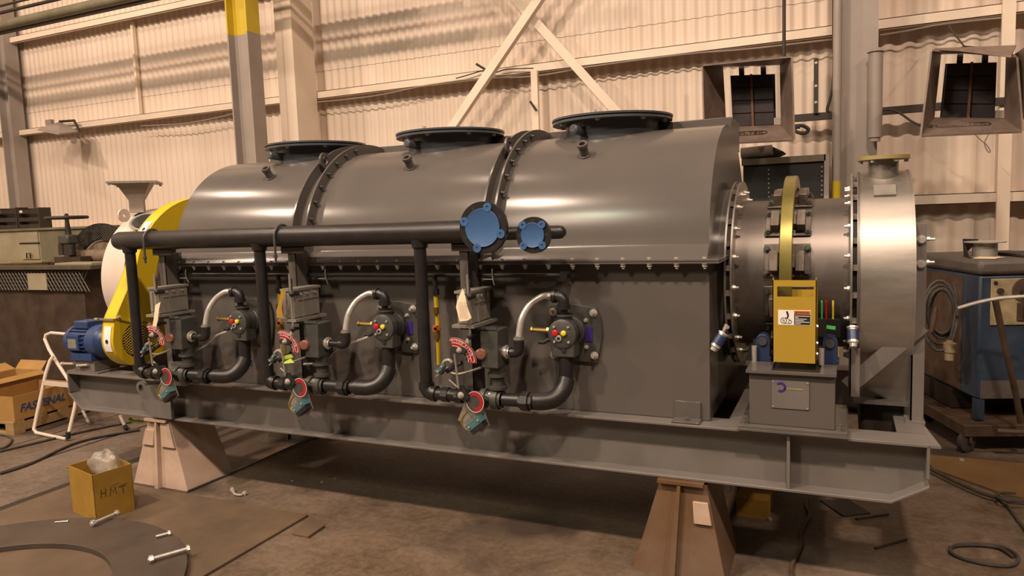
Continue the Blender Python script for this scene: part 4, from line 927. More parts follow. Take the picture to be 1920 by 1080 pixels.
MB().tube(bez([at(x, y, 2.9) for x, y in ((876, 772), (868, 782), (866, 793), (872, 802), (878, 806))], 4), .006, n=8).build('roller_arm', 'brass', vt)
MB().tube(bez([at(x, y, 2.93) for x, y in ((830, 686), (833, 678), (842, 675), (848, 680))], 4), .009, n=8).tube([at(818, 706, 2.92), at(840, 688, 2.92)], .004, n=6).tube([at(842, 712, 2.94), at(858, 726, 2.94)], .004, n=6).build('yoke', 'alu', vt)
MB().tube([at(838, 697, 2.95), at(850, 688, 2.95), at(866, 680, 2.95)], .010, n=8).build('yoke_arm', 'rubber', vt)
MB().tube(bez([at(x, y, 2.94) for x, y in ((846, 699), (860, 701), (878, 697), (902, 689))], 5), .0055, n=8).build('pale_tube', 'alu', vt)
vsh = (-1.018, -1.985)
v2 = dup_tree(vt, (vsh[0], 0, 0), 'linked gas valve set with actuator and red dials, middle one')
v3 = dup_tree(vt, (vsh[1], 0, 0), 'linked gas valve set with actuator and red dials, left-hand one')
# green straps hang on the middle one
a = at(532, 672, 2.9)
tag(MB().add([at(528, 668, 2.89), at(546, 664, 2.89), at(550, 670, 2.89), at(530, 675, 2.89), at(534, 678, 2.87), at(545, 672, 2.885), at(552, 680, 2.87), at(532, 682, 2.875)], [(0, 1, 2, 3), (4, 5, 6, 7)]).build('lime_strap', 'lime', org=tuple(a)), 'lime green strap caught on the middle valve set', 'strap')
# ================================================================== air hoses, burner feed pipes (each its own run)
names = ('right-hand', 'middle', 'left-hand')
for k in range(3):
    db = 0 if k == 0 else bsh[k-1]; dv = 0 if k == 0 else vsh[k-1]
    hx = BX+db-.05; vx = VX+dv+.065
    t = thing('air_hose', 'braided steel hose arching up to the %s burner' % names[k], 'hose', (vx, 3.0, .975), 'braided hoses to the burners')
    ex = hx-.145
    hp = bez([(hx-.015, 3.08, BZ+.168), (hx-.05, 3.07, BZ+.166), (hx-.105, 3.05, BZ+.128), (hx-.135, 3.02, BZ+.065), (hx-.143, 3.0, BZ-.012)], 8)
    MB().tube(hp, .0155, n=14).build('braid', 'zinc', t)
    MB().cyl((hx+.0, 3.08, BZ+.168), (hx-.022, 3.08, BZ+.168), .019, n=8).build('end_nut', 'alu', t); MB().cyl((hx-.143, 3.0, BZ-.010), (hx-.143, 3.0, BZ-.034), .021, n=8).cyl((hx-.143, 3.0, BZ-.018), (hx-.143, 3.0, BZ-.024), .026, n=14).build('end_nut', 'alu', t)
    ez = .972
    MB().tube([(hx-.143, 3.0, BZ-.03), (hx-.143, 3.0, ez+.02), (hx-.150, 3.0, ez+.006), (hx-.165, 3.0, ez), (hx-.185, 3.0, ez)], .024, n=16).build('hose_elbow', 'black', t)
    MB().cyl((hx-.18, 3.0, ez), (vx, 2.995, .975), .015, n=14).build('nipple', 'black', t)
    # main gas feed
    t = thing('feed_pipe', 'black gas pipe bending up into the %s burner' % names[k], 'pipe', (VX+dv+.1, 3.0, .752), 'feed pipes to the burners')
    bx_ = BX+db; x0 = VX+dv+.028
    MB().cyl((x0, VY, .752), (bx_-.14, 3.0, .752), .031, n=22).build('lower_run', 'black', t)
    ux = x0+.085
    MB().lathe([(0, .036), (.014, .036), (.014, .046), (.048, .046), (.048, .036), (.066, .036)], (ux, VY, .752), (1, 0, 0), n=8).build('union', 'black', t)
    MB().tube(bez([(bx_-.15, 3.0, .752), (bx_-.08, 3.01, .752), (bx_-.035, 3.03, .765), (bx_-.008, 3.06, .80), (bx_, 3.085, .845)], 6), .040, n=20).build('elbow', 'black', t)
    MB().cyl((bx_, 3.085, .84), (bx_, 3.09, .955), .033, n=22).build('riser', 'black', t)
# thin tube from left/middle igniter back to its valve
for k, pts in enumerate((((425, 622), (405, 630), (385, 648), (368, 656), (348, 659)), ((690, 632), (668, 640), (640, 650), (612, 672), (603, 678), (585, 682), (560, 683)))):
    tag(MB().tube(bez([at(x, y, 3.04) for x, y in pts], 6), .0065, n=8).build('sensing_tube', 'zinc', org=tuple(at(*pts[0], 3.04))), ('bright bent metal tube running from the left burner to its valve', 'bright bent metal tube running from the middle burner to its valve')[k], 'tube')
# paper tags
def ptag(poly, Y, label, mm='paper', lines=True):
    vs = [at(x, y, Y+dy) for x, y, dy in poly]; n = len(vs)
    mb = MB().add(vs+[v+Vector((0, .0012, 0)) for v in vs], [tuple(range(n)), tuple(range(2*n-1, n-1, -1))]+[(i, (i+1) % n, n+(i+1) % n, n+i) for i in range(n)])
    o = mb.build('paper_tag', mm, org=tuple(vs[0])); return tag(o, label, 'tag')
o = ptag([(867, 541, 0), (870, 546, 0), (876, 575, -.01), (884, 596, -.02), (877, 601, -.02), (862, 603, -.01), (855, 576, 0), (857, 565, 0)], 2.86, 'cream paper tag with printed lines tied to the right-hand actuator')
mb = MB()
for k in range(7):
    a = at(860+k*2.2, 566, 2.853-.002*k); b1 = at(863+k*2.4, 598, 2.848-.002*k)
    mb.tube([a, b1], .0005, n=4)
part_of_single(mb, 'printed_lines', 'ink', o)
ptag([(527, 543, 0), (536, 545, 0), (530, 565, -.01), (528, 580, -.01), (532, 596, 0), (519, 596, 0), (518, 584, 0), (524, 562, 0)], 2.86, 'orange-brown paper tag curling beside the middle actuator', 'yelcard')
ptag([(291, 572, 0), (301, 566, 0), (298, 580, -.01), (296, 600, -.01), (293, 612, 0), (286, 612, 0), (289, 592, 0)], 2.86, 'cream paper strip tag hanging over the left red dial')
# ================================================================== left end: belt guard, hood, motor, hopper
GX0, GX1 = -4.20, -4.10
gd2 = thing('belt_guard', 'large yellow curved belt guard at the left end of the machine', 'guard', (-4.15, 3.5, ZT))
gc = (3.80, 1.22); gr = .58
rim = [(gc[0]+gr*math.cos(R3(a)), gc[1]+gr*math.sin(R3(a))) for a in range(20, 170, 6)]
rim += [(3.165, 1.235), (3.05, 1.045)]
rim += [(3.20+.175*math.cos(R3(a)), .905+.175*math.sin(R3(a))) for a in range(165, 290, 12)]
rim += [(3.40, .80), (4.0, .80), (4.30, 1.05)]
def resample(poly, n):
    P = [Vector((*p, 0)) for p in poly]+[Vector((*poly[0], 0))]; L = [0]
    for a, b_ in zip(P, P[1:]): L.append(L[-1]+(b_-a).length)
    out = []
    for k in range(n):
        t = L[-1]*k/n; i = max(j for j in range(len(L)-1) if L[j] <= t+1e-9); f = (t-L[i])/max(1e-9, L[i+1]-L[i]); q = P[i].lerp(P[i+1], f); out.append((q.x, q.y))
    return out
ro = resample(rim, 120)
import cmath
def ang(p, c): return math.atan2(p[1]-c[1], p[0]-c[0])
hole = [(gc[0]+.43*math.cos(ang(p, gc)), gc[1]+.43*math.sin(ang(p, gc))) for p in ro]
MB().ringprism(ro, hole, 'x', GX1-.004, GX1).build('right_face', 'yellow', gd2, smooth=30)
MB().ringprism(ro, hole, 'x', GX0, GX0+.004).build('left_face', 'yellow', gd2, smooth=30)
mb = MB(); n = 120
vs = [(x, y, z) for x in (GX0-.003, GX1+.003) for y, z in ro]
mb.add(vs, [(i, (i+1) % n, n+(i+1) % n, n+i) for i in range(n)]).build('rim_band', 'yellow', gd2, smooth=30)
a = MB().lathe([(0, .43), (.09, .43)], (GX0+.005, gc[0], gc[1]), (1, 0, 0), n=64).build('inner_band', 'ink', gd2)
# joint flange with clamps, inspection mesh, stickers
j0, j1 = Vector((0, 3.052, 1.055)), Vector((0, 3.36, .94))
d = (j1-j0).normalized(); s = Vector((0, -d.z, d.y))
vs = [Vector((x, 0, 0))+p+s*o for x in (GX1, GX1+.012) for p in (j0, j1) for o in (-.004, .004)]
MB().add(vs, [(0, 1, 3, 2), (4, 6, 7, 5), (0, 4, 5, 1), (2, 3, 7, 6), (0, 2, 6, 4), (1, 5, 7, 3)]).build('joint_flange', 'yellow', gd2)
MB().box((GX0-.045, 3.034, 1.040), (GX1+.01, 3.046, 1.052)).cyl((GX0-.05, 3.03, 1.046), (GX0-.02, 3.03, 1.046), .010, n=8).build('clamp_bar', 'alu', gd2)
bolts(gd2, [(GX1+.006, j0.y+d.y*t_, j0.z+d.z*t_+.006) for t_ in (.02, .13, .24)], (1, 0, .6), name='clamp_bolt', r=.009, h=.018)
mc = (3.215, .895)
mp = MB().prism([(mc[0]+.125*math.cos(R3(a)), mc[1]+.115*math.sin(R3(a))) for a in range(0, 360, 10)], 'x', GX1, GX1+.0015).build('vent_opening', 'ink', gd2)
mb = MB()
for s_ in (1, -1):
    for k in range(-9, 10):
        # diagonal strips clipped by the opening
        pts = []
        for t_ in [q*.01-.16 for q in range(33)]:
            y = mc[0]+t_; z = mc[1]+s_*t_*.62+k*.0175
            if ((y-mc[0])/.125)**2+((z-mc[1])/.115)**2 <= 1: pts.append((GX1+.003, y, z))
        if len(pts) > 1: mb.tube([pts[0], pts[-1]], .0022, n=4)
sub(mb, 'mesh_lattice', 'yellow', mp)
def rim_sticker(k0, k1, nm):
    ks = list(range(min(k0, k1), max(k0, k1)+1)); pts = []
    for k in ks:
        a_, b_2 = ro[(k-1) % 120], ro[(k+1) % 120]; t_ = Vector((0, b_2[0]-a_[0], b_2[1]-a_[1])).normalized(); nn = Vector((0, t_.z, -t_.y))
        if nn.y > 0: nn = -nn
        pts.append((Vector((0, *ro[k])), nn))
    vs = []
    for p_, nn in pts:
        for h in (.003, .004):
            for x in (GX0+.018, GX1-.018): vs.append(p_+nn*h+Vector((x, 0, 0)))
    fs = []; m_ = len(pts)
    for i in range(m_-1):
        o = i*4; fs += [(o, o+1, o+5, o+4), (o+2, o+6, o+7, o+3), (o, o+4, o+6, o+2), (o+1, o+3, o+7, o+5)]
    fs += [(0, 2, 3, 1), (m_*4-4, m_*4-3, m_*4-1, m_*4-2)]
    st = MB().add(vs, fs).build(nm, 'whitelabel', gd2)
    p_, nn = min(pts, key=lambda q: q[0].z+0*q[1].x) if len(pts) < 3 else sorted(pts, key=lambda q: q[0].z)[len(pts)//3]
    sub(MB().lathe([(0, .001), (0, .013), (.001, .013), (.001, .001)], p_+nn*.0042+Vector(((GX0+GX1)/2, 0, 0)), nn, n=16), 'pictogram', 'ink', st)
def idx(y, z): return min(range(120), key=lambda k: (ro[k][0]-y)**2+(ro[k][1]-z)**2)
rim_sticker(idx(3.031, 1.0), idx(3.04, .855), 'lower_sticker')
k = idx(3.36, 1.62); rim_sticker(k-1, k+2, 'upper_sticker')
# feed hood drum
fh = thing('feed_hood', 'pale round feed hood behind the yellow belt guard, under the small hopper', 'hood', (-4.45, AY, ZT))
MB().prism([(AY+.50*math.cos(R3(a)), HZ+.50*math.sin(R3(a))) for a in range(-40, 221, 4)]+[(AY-.3, .74), (AY+.3, .74)], 'x', -4.56, -4.34).build('hood_drum', 'white', fh, smooth=30)
MB().box((-4.60, AY-.36, ZT), (-4.30, AY+.36, .74)).build('hood_base', 'greyskid', fh)
MB().cyl((-4.34, AY, AZ), (-3.68, AY, AZ), .20, n=40).build('shaft_neck', 'darksteel', fh)
a = at(268, 393, 3.5)
MB().lathe([(0, .001), (.0, .075), (.006, .08), (.006, .095), (0, .095)], (a.x, 3.50, 1.645), (.25, -.55, .8), n=30).build('port_ring', 'alu', fh)
MB().lathe([(.009, .001), (.009, .072)], (a.x, 3.50, 1.645), (.25, -.55, .8), n=30).build('port_hole', 'ink', fh)
q = at(236, 404, 3.48); MB().lathe([(0, .012), (.012, .012), (.012, .045), (0, .045)], (q.x, 3.46, q.z), (1, 0, 0), n=20, close=True).build('lifting_eye', 'white', fh)
# hopper
hp = thing('feed_hopper', 'small square grey hopper standing above the left end of the machine', 'hopper', (-4.42, 3.62, 1.73))
hc = at(254, 345, 3.62); R45 = Rz(42)
def sq(h, z): return [Vector((hc.x, 3.62, z))+R45 @ Vector((a*h, b_*h, 0)) for a, b_ in ((-1, -1), (1, -1), (1, 1), (-1, 1))]
zt_ = hc.z
vs = sq(.155, zt_)+sq(.155, zt_+.014)
MB().add(vs, [(0, 1, 2, 3), (7, 6, 5, 4), (0, 4, 5, 1), (1, 5, 6, 2), (2, 6, 7, 3), (3, 7, 4, 0)]).build('hopper_flange', 'alu', hp)
vs = sq(.105, zt_)+sq(.045, zt_-.115)+sq(.045, zt_-.20)
MB().add(vs, [(i, (i+1) % 4, 4+(i+1) % 4, 4+i) for i in range(4)]+[(4+i, 4+(i+1) % 4, 8+(i+1) % 4, 8+i) for i in range(4)]).build('cone', 'colgrey', hp)
bolts(hp, [v+Vector((0, 0, 0)) for v in sq(.14, zt_)], (0, 0, -1), name='flange_bolt', r=.009, h=.012)
# motor
mo = thing('electric_motor', 'blue electric motor beside the yellow belt guard', 'motor', (-4.5, 3.2, .75))
MYc, MZc = 3.20, .873
MB().lathe([(-4.70, .001), (-4.70, .07), (-4.69, .096), (-4.65, .100), (-4.65, .094), (-4.47, .096), (-4.47, .108), (-4.44, .112), (-4.38, .112), (-4.36, .09), (-4.20, .05)], (0, MYc, MZc), (1, 0, 0), n=40).build('motor_body', 'motorblue', mo)
mb = MB()
for a in range(0, 360, 15):
    if 235 < a < 305: continue
    r_ = Matrix.Rotation(R3(a), 3, 'X')
    vs = [Vector((x, MYc, MZc))+r_ @ Vector((0, y, z)) for x in (-4.645, -4.48) for y in (-.0025, .0025) for z in (.09, .108)]
    mb.add(vs, [(0, 1, 3, 2), (4, 6, 7, 5), (0, 4, 5, 1), (2, 3, 7, 6), (0, 2, 6, 4), (1, 5, 7, 3)])
mb.build('cooling_fins', 'motorblue', mo)
tb_ = MB().box((-4.62, MYc-.06, MZc+.085), (-4.49, MYc+.06, MZc+.135)).build('terminal_box', 'motorblue', mo, bevel=.006)
MB().box((-4.62, MYc-.112, MZc-.035), (-4.54, MYc-.106, MZc+.025)).build('nameplate', 'alu', mo)
MB().box((-4.635, MYc-.110, MZc-.05), (-4.52, MYc-.09, MZc+.05)).build('nameplate_pad', 'motorblue', mo, bevel=.003)
MB().box((-4.62, MYc-.10, ZT+.085), (-4.42, MYc+.10, MZc-.07)).build('motor_foot', 'motorblue', mo)
mm_ = thing('motor_mount', 'grey box mount with adjusting bolts under the blue motor', 'mount', (-4.5, 3.2, ZT))
MB().box((-4.62, 3.115, ZT+.012), (-4.42, 3.30, ZT+.082)).build('mount_box', 'greyskid', mm_, bevel=.002)
MB().box((-4.68, 3.105, ZT+.001), (-4.38, 3.32, ZT+.011)).build('mount_plate', 'greyskid', mm_)
MB().cyl((-4.70, 3.10, ZT+.055), (-4.60, 3.10, ZT+.06), .008, n=8).cyl((-4.72, 3.10, ZT+.054), (-4.70, 3.10, ZT+.055), .013, n=6).cyl((-4.55, 3.10, ZT+.05), (-4.46, 3.10, ZT+.06), .008, n=8).cyl((-4.56, 3.10, ZT+.049), (-4.55, 3.10, ZT+.05), .013, n=6).build('adjusting_bolts', 'zinc', mm_)
tag(MB().box((-3.62, 3.01, ZT+.0), (-3.50, 3.05, ZT+.14)).build('junction_box', 'alu', bevel=.004, org=(-3.56, 3.03, ZT)), 'plain aluminium junction box on the skid under the left red dial', 'box')
# ================================================================== floor pieces near the camera, left
fpl = MB().box((-4.41, .9, 0), (-2.65, 3.02, .012)).build('floor_plate', 'plate', org=(-3.5, 2, 0), bevel=.002); tag(fpl, 'large flat brown steel plate on the floor under the ring and yellow carton', 'plate')
a = [atz(x, y, .012) for x, y in ((548, 1000), (582, 968), (609, 985), (578, 1006))]
c = sum(a, Vector())/4
tag(MB().prism([(v.x, v.y) for v in a], 'z', .0, .014).build('plate_offcut', 'plate', org=tuple(c), bevel=.001), 'small rectangular steel offcut at the corner of the big floor plate', 'plate')
def fit(p):
    (x1, y1), (x2, y2), (x3, y3) = p; A = 2*((x2-x1)*(y3-y1)-(x3-x1)*(y2-y1))
    b1 = x2*x2+y2*y2-x1*x1-y1*y1; c1 = x3*x3+y3*y3-x1*x1-y1*y1
    cx = (b1*(y3-y1)-c1*(y2-y1))/A; cy_ = (c1*(x2-x1)-b1*(x3-x1))/A; return cx, cy_, math.hypot(x1-cx, y1-cy_)
cxo, cyo, ro_ = fit([tuple(atz(x, y, .040))[:2] for x, y in ((0, 993), (190, 985), (316, 1066))])
cxi, cyi, ri_ = fit([tuple(atz(x, y, .040))[:2] for x, y in ((0, 1018), (150, 1005), (247, 1066))])
print('RING', cxo, cyo, ro_, cxi, cyi, ri_)
RX, RY_ = (cxo+cxi)/2, (cyo+cyi)/2
rg = MB().lathe([(.0125, ri_), (.0125, ro_), (.040, ro_), (.040, ri_)], (RX, RY_, 0), (0, 0, 1), n=160, close=True).build('steel_ring', 'ring', org=(RX, RY_, .0125), bevel=.0015)
tag(rg, 'big flat steel ring lying on the floor plate at the bottom left corner', 'ring')
def loose_bolt(p, q, r, label, z, nut=True, hr=2.0):
    p, q = Vector(p), Vector(q); d = (q-p).normalized(); t = thing('loose_bolt', label, 'bolt', tuple((p+q)/2))
    MB().cyl(p, q, r, n=14).build('shank', 'zinc', t); MB().cyl(q-d*r*1.4, q, r*hr, n=6).build('head', 'zinc', t)
    if nut: MB().cyl(p+d*r*.6, p+d*r*2.6, r*hr, n=6).build('nut', 'zinc', t)
    return t
def fb_(a, b_, z): return atz(*a, z), atz(*b_, z)
loose_bolt(*fb_((170, 983), (221, 961), .058), .0085, 'long zinc bolt with nut in front of the yellow carton', .05)
loose_bolt(*fb_((277, 1050), (355, 1028), .058), .009, 'long zinc bolt with nut lying on the right side of the steel ring', .05)
loose_bolt(*fb_((292, 1006), (319, 999), .052), .007, 'short zinc bolt without nut between the two long ones', .05, False)
loose_bolt(*fb_((103, 979), (128, 977), .045), .0035, 'tiny pale screw on the ring left of the carton', .05, False)
t = thing('shackle_bolt', 'small bright bent bolt lying alone on the floor right of the left trestle', 'bolt', tuple(atz(447, 922, 0)))
MB().tube(bez([atz(x, y, .012) for x, y in ((436, 919), (440, 926), (450, 928), (458, 925))], 4), .007, n=8).build('bent_rod', 'zinc', t); MB().cyl(atz(435, 917, .012), atz(437, 921, .012), .013, n=6).cyl(atz(457, 926, .012), atz(460, 924, .012), .013, n=6).build('nut', 'zinc', t)
# yellow carton
A, B, Cc = atz(136, 958, .012), atz(181, 981, .012), atz(254, 955, .012)
H0 = at(180, 893, B.y).z; D = A+Cc-B
def wallp(mb, p, q, z0, z1, th, inward):
    n = inward.normalized()*th; vs = [Vector((p.x, p.y, z0)), Vector((q.x, q.y, z0)), Vector((q.x, q.y, z1)), Vector((p.x, p.y, z1))]; vs += [v+n for v in vs]
    return mb.add(vs, [(0, 1, 2, 3), (7, 6, 5, 4), (0, 4, 5, 1), (1, 5, 6, 2), (2, 6, 7, 3), (3, 7, 4, 0)])
t = thing('yellow_carton', 'open yellow cardboard box with HMT written on it, on the floor plate', 'box', tuple((A+Cc)/2))
ctr = (A+Cc)/2
fr = None
for nm, p, q in (('left_wall', A, B), ('front_wall', B, Cc), ('right_wall', Cc, D), ('back_wall', D, A)):
    inw = ctr-(p+q)/2; inw.z = 0; o = wallp(MB(), p, q, .0125, H0, .004, inw).build(nm, 'yelcard', t)
    if nm == 'front_wall': fr = o
MB().add([Vector((v.x, v.y, .014)) for v in (A, B, Cc, D)], [(0, 1, 2, 3)]).build('bottom', 'yelcard', t)
ux = (Cc-B).normalized(); oo = (B+Cc)/2 - (ctr-(B+Cc)/2).normalized()*.0015 + Vector((0, 0, 0))
Pf = (B+Cc)/2-(ctr-(B+Cc)/2).normalized()*.0012
def stroke(*uv): return MB().tube([Pf+ux*u+Vector((0, 0, H0*.52+v)) for u, v in uv], .0017, n=6)
def letter(cx_, cz_, segs, w=.017, h=.022):
    mb = MB()
    for sg in segs: mb.tube([Pf+ux*(cx_+u*w)+Vector((0, 0, H0*.52+cz_+v*h)) for u, v in sg], .0017, n=6)
    sub(mb, 'handwritten_letter', 'ink', fr)
letter(-.058, .006, [[(-.8, -1), (-.6, 1)], [(.6, -1), (.8, 1)], [(-.7, 0), (.7, .05)]])
letter(-.006, .0, [[(-1, -1), (-.7, 1), (0, -.3), (.8, 1), (1, -1)]])
letter(.048, -.008, [[(-1, .85), (1.1, 1)], [(.05, .9), (0, -1)]])
mb = MB()
for (u0, z0_, u1, z1_) in ((-.02, .175, .03, .183), (.02, .16, .075, .17)):
    P_ = (B+Cc)/2-(ctr-(B+Cc)/2).normalized()*.001; mb.tube([P_+ux*u0+Vector((0, 0, z0_)), P_+ux*u1+Vector((0, 0, z1_))], .0011, n=4)
sub(mb, 'pen_strokes', 'ink', fr)
# clear bag bulging out of the carton
random.seed(3)
mb = MB(); c = ctr+Vector((.01, .03, H0-.02)); n_ = 18; vs = []; fs = []
for i in range(n_+1):
    for j in range(n_):
        th_ = math.pi*i/n_; ph_ = 2*math.pi*j/n_; rr = 1+.16*math.sin(3*ph_+2*th_)+.08*math.sin(7*ph_-5*th_)+random.uniform(-.04, .04)
        vs.append(c+Vector((.085*rr*math.sin(th_)*math.cos(ph_), .075*rr*math.sin(th_)*math.sin(ph_), .075*rr*math.cos(th_))))
for i in range(n_):
    for j in range(n_): fs.append((i*n_+j, i*n_+(j+1) % n_, (i+1)*n_+(j+1) % n_, (i+1)*n_+j))
tag(mb.add(vs, fs).build('plastic_bag', 'plastic', org=tuple(c), smooth=50), 'crumpled clear plastic bag bulging out of the yellow carton', 'bag')
# ================================================================== left: pallet, kraft boxes, folding stool
p0 = atz(27, 816, 0); p1 = atz(218, 776, .0)
px0, py0 = p0.x, p0.y
t = thing('wooden_pallet', 'pale wooden pallet under the cardboard boxes at the left edge', 'pallet', (px0-.3, py0+.4, 0))
PW = 1.15; d1 = Vector((-.10, 1, 0)).normalized(); d2 = Vector((-1, -.10, 0)).normalized()
def pq(u, v, z): return Vector((px0, py0, z))+d1*u+d2*v
def pbox(u0, u1, v0, v1, z0, z1):
    vs = [pq(u, v, z) for z in (z0, z1) for v in (v0, v1) for u in (u0, u1)]
    return MB().add(vs, [(0, 2, 3, 1), (4, 5, 7, 6), (0, 1, 5, 4), (2, 6, 7, 3), (0, 4, 6, 2), (1, 3, 7, 5)])
for v in (0, .35, .7): pbox(0, 1.05, v, v+.09, .016, .085).build('stringer', 'wood', t)
for u in (0, .2, .4, .6, .8, .96): pbox(u, u+.095, 0, .79, .0855, .103).build('top_board', 'wood', t)
for u in (0, .48, .96): pbox(u, u+.095, 0, .79, .0, .0155).build('bottom_board', 'wood', t)
def carton(label, u0, u1, v0, v1, z0, h, txt=None, flaps=True):
    t = thing('cardboard_box', label, 'box', tuple(pq((u0+u1)/2, (v0+v1)/2, z0)), 'kraft boxes on the pallet')
    th = .005
    pbox(u0, u1, v0, v0+th, z0, z0+h).build('front_wall', 'kraft', t); f = [o for o in t.children][0]
    pbox(u0, u1, v1-th, v1, z0, z0+h).build('back_wall', 'kraft', t); pbox(u0, u0+th, v0+th, v1-th, z0, z0+h).build('side_wall', 'kraft', t); pbox(u1-th, u1, v0+th, v1-th, z0, z0+h).build('side_wall', 'kraft', t)
    pbox(u0, u1, v0, v1, z0, z0+.004).build('bottom', 'kraft', t)
    if flaps:
        for (ua, va, ub, vb, du, dv, dz) in ((u0, v1, u1, v1, 0, .12, .05), (u1, v0, u1, v1, .06, 0, .07), (u0, v0, u1, v0, 0, -.05, -.03)):
            vs = [pq(ua, va, z0+h), pq(ub, vb, z0+h), pq(ub+du, vb+dv, z0+h+dz), pq(ua+du, va+dv, z0+h+dz)]; vs += [v_+Vector((0, 0, .004)) for v_ in vs]
            MB().add(vs, [(0, 1, 2, 3), (7, 6, 5, 4), (0, 4, 5, 1), (1, 5, 6, 2), (2, 6, 7, 3), (3, 7, 4, 0)]).build('flap', 'kraft', t)
    if txt:
        text_mesh(txt, .088, 'motorblue', f, pq((u0+u1)/2-.03, v0-.002, z0+h*.45), d1, (0, 0, 1), 'printed_lettering', depth=.0004, shear=.3, bold=.002)
    return t
carton('kraft box printed FASTENAL, nearest on the pallet', .02, .58, .005, .45, .104, .20, 'FASTENAL', False)
carton('open kraft box with raised flaps behind the printed one', .04, .64, .46, .78, .104, .27)
# folding step stool of white tube
def P3(px, py, Y): return at(px, py, Y)
t = thing('folding_step', 'white tubular folding step frame standing left of the skid end', 'step stool', tuple(atz(95, 822, 0)))
a0 = atz(64, 812, .012); a1 = atz(127, 824, .012); Yb = (a0.y+a1.y)/2
lp = [at(100, 668, 3.78), at(94, 676, 3.76), at(86, 700, 3.72), a0+Vector((0, 0, .03)), a0+Vector((.03, 0, .005)), a1+Vector((-.02, 0, .0)), a1+Vector((.01, 0, .03)), at(140, 765, 3.64), at(152, 690, 3.72)]
lp2 = [lp[0], lp[1], lp[2]]+[lp[2].lerp(lp[3], k/4) for k in (1, 2, 3, 4)]+[lp[4], lp[4].lerp(lp[5], .5), lp[5], lp[6], lp[7], lp[8]]
MB().tube(lp2, .0135, n=12).build('rear_leg_frame', 'white', t)
MB().tube([lp[6]+Vector((-.004, 0, -.022)), lp[6]+Vector((.003, 0, .03))], .017, n=12).build('rubber_foot', 'rubber', t)
MB().tube([at(150, 628, 3.95), at(118, 626, 3.92), at(96, 624, 3.9), at(86, 628, 3.88), at(84, 636, 3.87), at(92, 655, 3.84), at(107, 680, 3.80), at(128, 712, 3.75), at(150, 745, 3.7)], .0135, n=12).build('handle_frame', 'white', t)
MB().box(at(80, 721, 3.66)+Vector((0, 0, -.004)), at(128, 720, 3.66)+Vector((.05, .008, .008))).build('cross_bar', 'white', t)
MB().tube([at(225, 780, 3.9), atz(236, 802, .03)], .013, n=10).tube([at(155, 770, 4.0), atz(166, 792, .03)], .011, n=10).build('far_leg', 'colgrey', t)
MB().cyl(atz(236, 802, .0), atz(235, 800, .05), .018, n=10).build('rubber_foot', 'rubber', t)
# lime strap end under the left trestle top
tag(MB().tube(bez([at(243, 785, 3.2), at(250, 790, 3.2), at(265, 791, 3.2), at(280, 788, 3.2)], 4), .010, n=8).build('lime_rope', 'lime'), 'lime green strap end poking out at the left trestle top', 'strap')
# ================================================================== background left
# machine bed with mesh skirt
t = thing('machine_bed', 'dull brown machine cabinet with perforated skirt at the far left', 'machine', (-8.2, 5.6, 0))
xr = at(158, 620, 5.0).x; zt0 = at(80, 500, 5.0).z; zm = at(80, 545, 5.0).z
MB().box((-10.5, 5.03, 0), (xr, 5.38, zt0-.03)).build('cabinet', 'rusty', t, bevel=.01)
MB().box((-10.5, 5.0, zm), (xr+.05, 5.02, zt0-.02)).build('skirt_back', 'ink', t)
mb = MB(); z = zm+.005
x = -9.4
while x < xr+.03:
    for s_ in (1, -1): mb.tube([(x, 4.99, zm if s_ > 0 else zt0-.03), (x+.16, 4.99, zt0-.03 if s_ > 0 else zm)], .006, n=4)
    x += .055
mb.build('mesh_skirt', 'mesh', t)
MB().box((-10.5, 4.95, zt0-.03), (xr+.25, 5.40, zt0+.012)).build('table_top', 'mesh', t, bevel=.004)
MB().box((at(50, 500, 4.98).x, 4.975, zm+.01), (at(85, 500, 4.98).x, 4.985, zt0-.07)).build('pale_plate', 'benchpale', t)
for k, (xa, xb, z_, mm, lab) in enumerate(((0, 90, 497, 'rusty', 'rusty flat plate lying on the brown machine table, far left'), (55, 95, 494, 'darksteel', 'short dark plate on the brown machine table'), (95, 165, 496, 'benchpale', 'pale flat bar lying on the brown machine table'))):
    q0, q1 = at(xa, z_, 5.05), at(xb, z_, 5.05); tag(MB().box((q0.x, 5.05+.02*k, zt0+.0125), (q1.x, 5.2+.06*k, zt0+.03)).build('flat_plate', mm, org=(q0.x, 5.1, zt0)), lab, 'plate')
# round drum end, pipe and mesh guard
dcn = at(200, 522, 5.75)
t = thing('pipe_drum', 'big round tan drum end behind the brown machine, left of the feed hood', 'drum', (dcn.x, 5.8, 0))
MB().lathe([(0, .001), (0, .42), (.012, .44), (.3, .44)], (dcn.x, 5.75, dcn.z), (0, 1, 0), n=56).build('drum_end', 'tan', t)
MB().box((dcn.x-.3, 5.8, 0), (dcn.x+.4, 6.0, dcn.z-.2)).build('pedestal', 'darksteel', t)
q = at(110, 482, 5.6); MB().lathe([(0, .05), (.02, .078), (.9, .078)], (q.x, 5.66, q.z), (1, 0, 0), n=24).build('side_pipe', 'tan', t)
t = thing('mesh_guard', 'dark mesh arch guard over the tan drum end', 'guard', (dcn.x, 5.45, dcn.z))
aa = list(range(52, 147, 4))
poly = [(dcn.x+.64*math.cos(R3(a)), dcn.z+.02+.62*math.sin(R3(a))) for a in aa]+[(dcn.x+.45*math.cos(R3(a)), dcn.z+.45*math.sin(R3(a))) for a in reversed(aa)]
MB().prism(poly, 'y', 5.72, 5.74).build('guard_back', 'ink', t)
mb = MB()
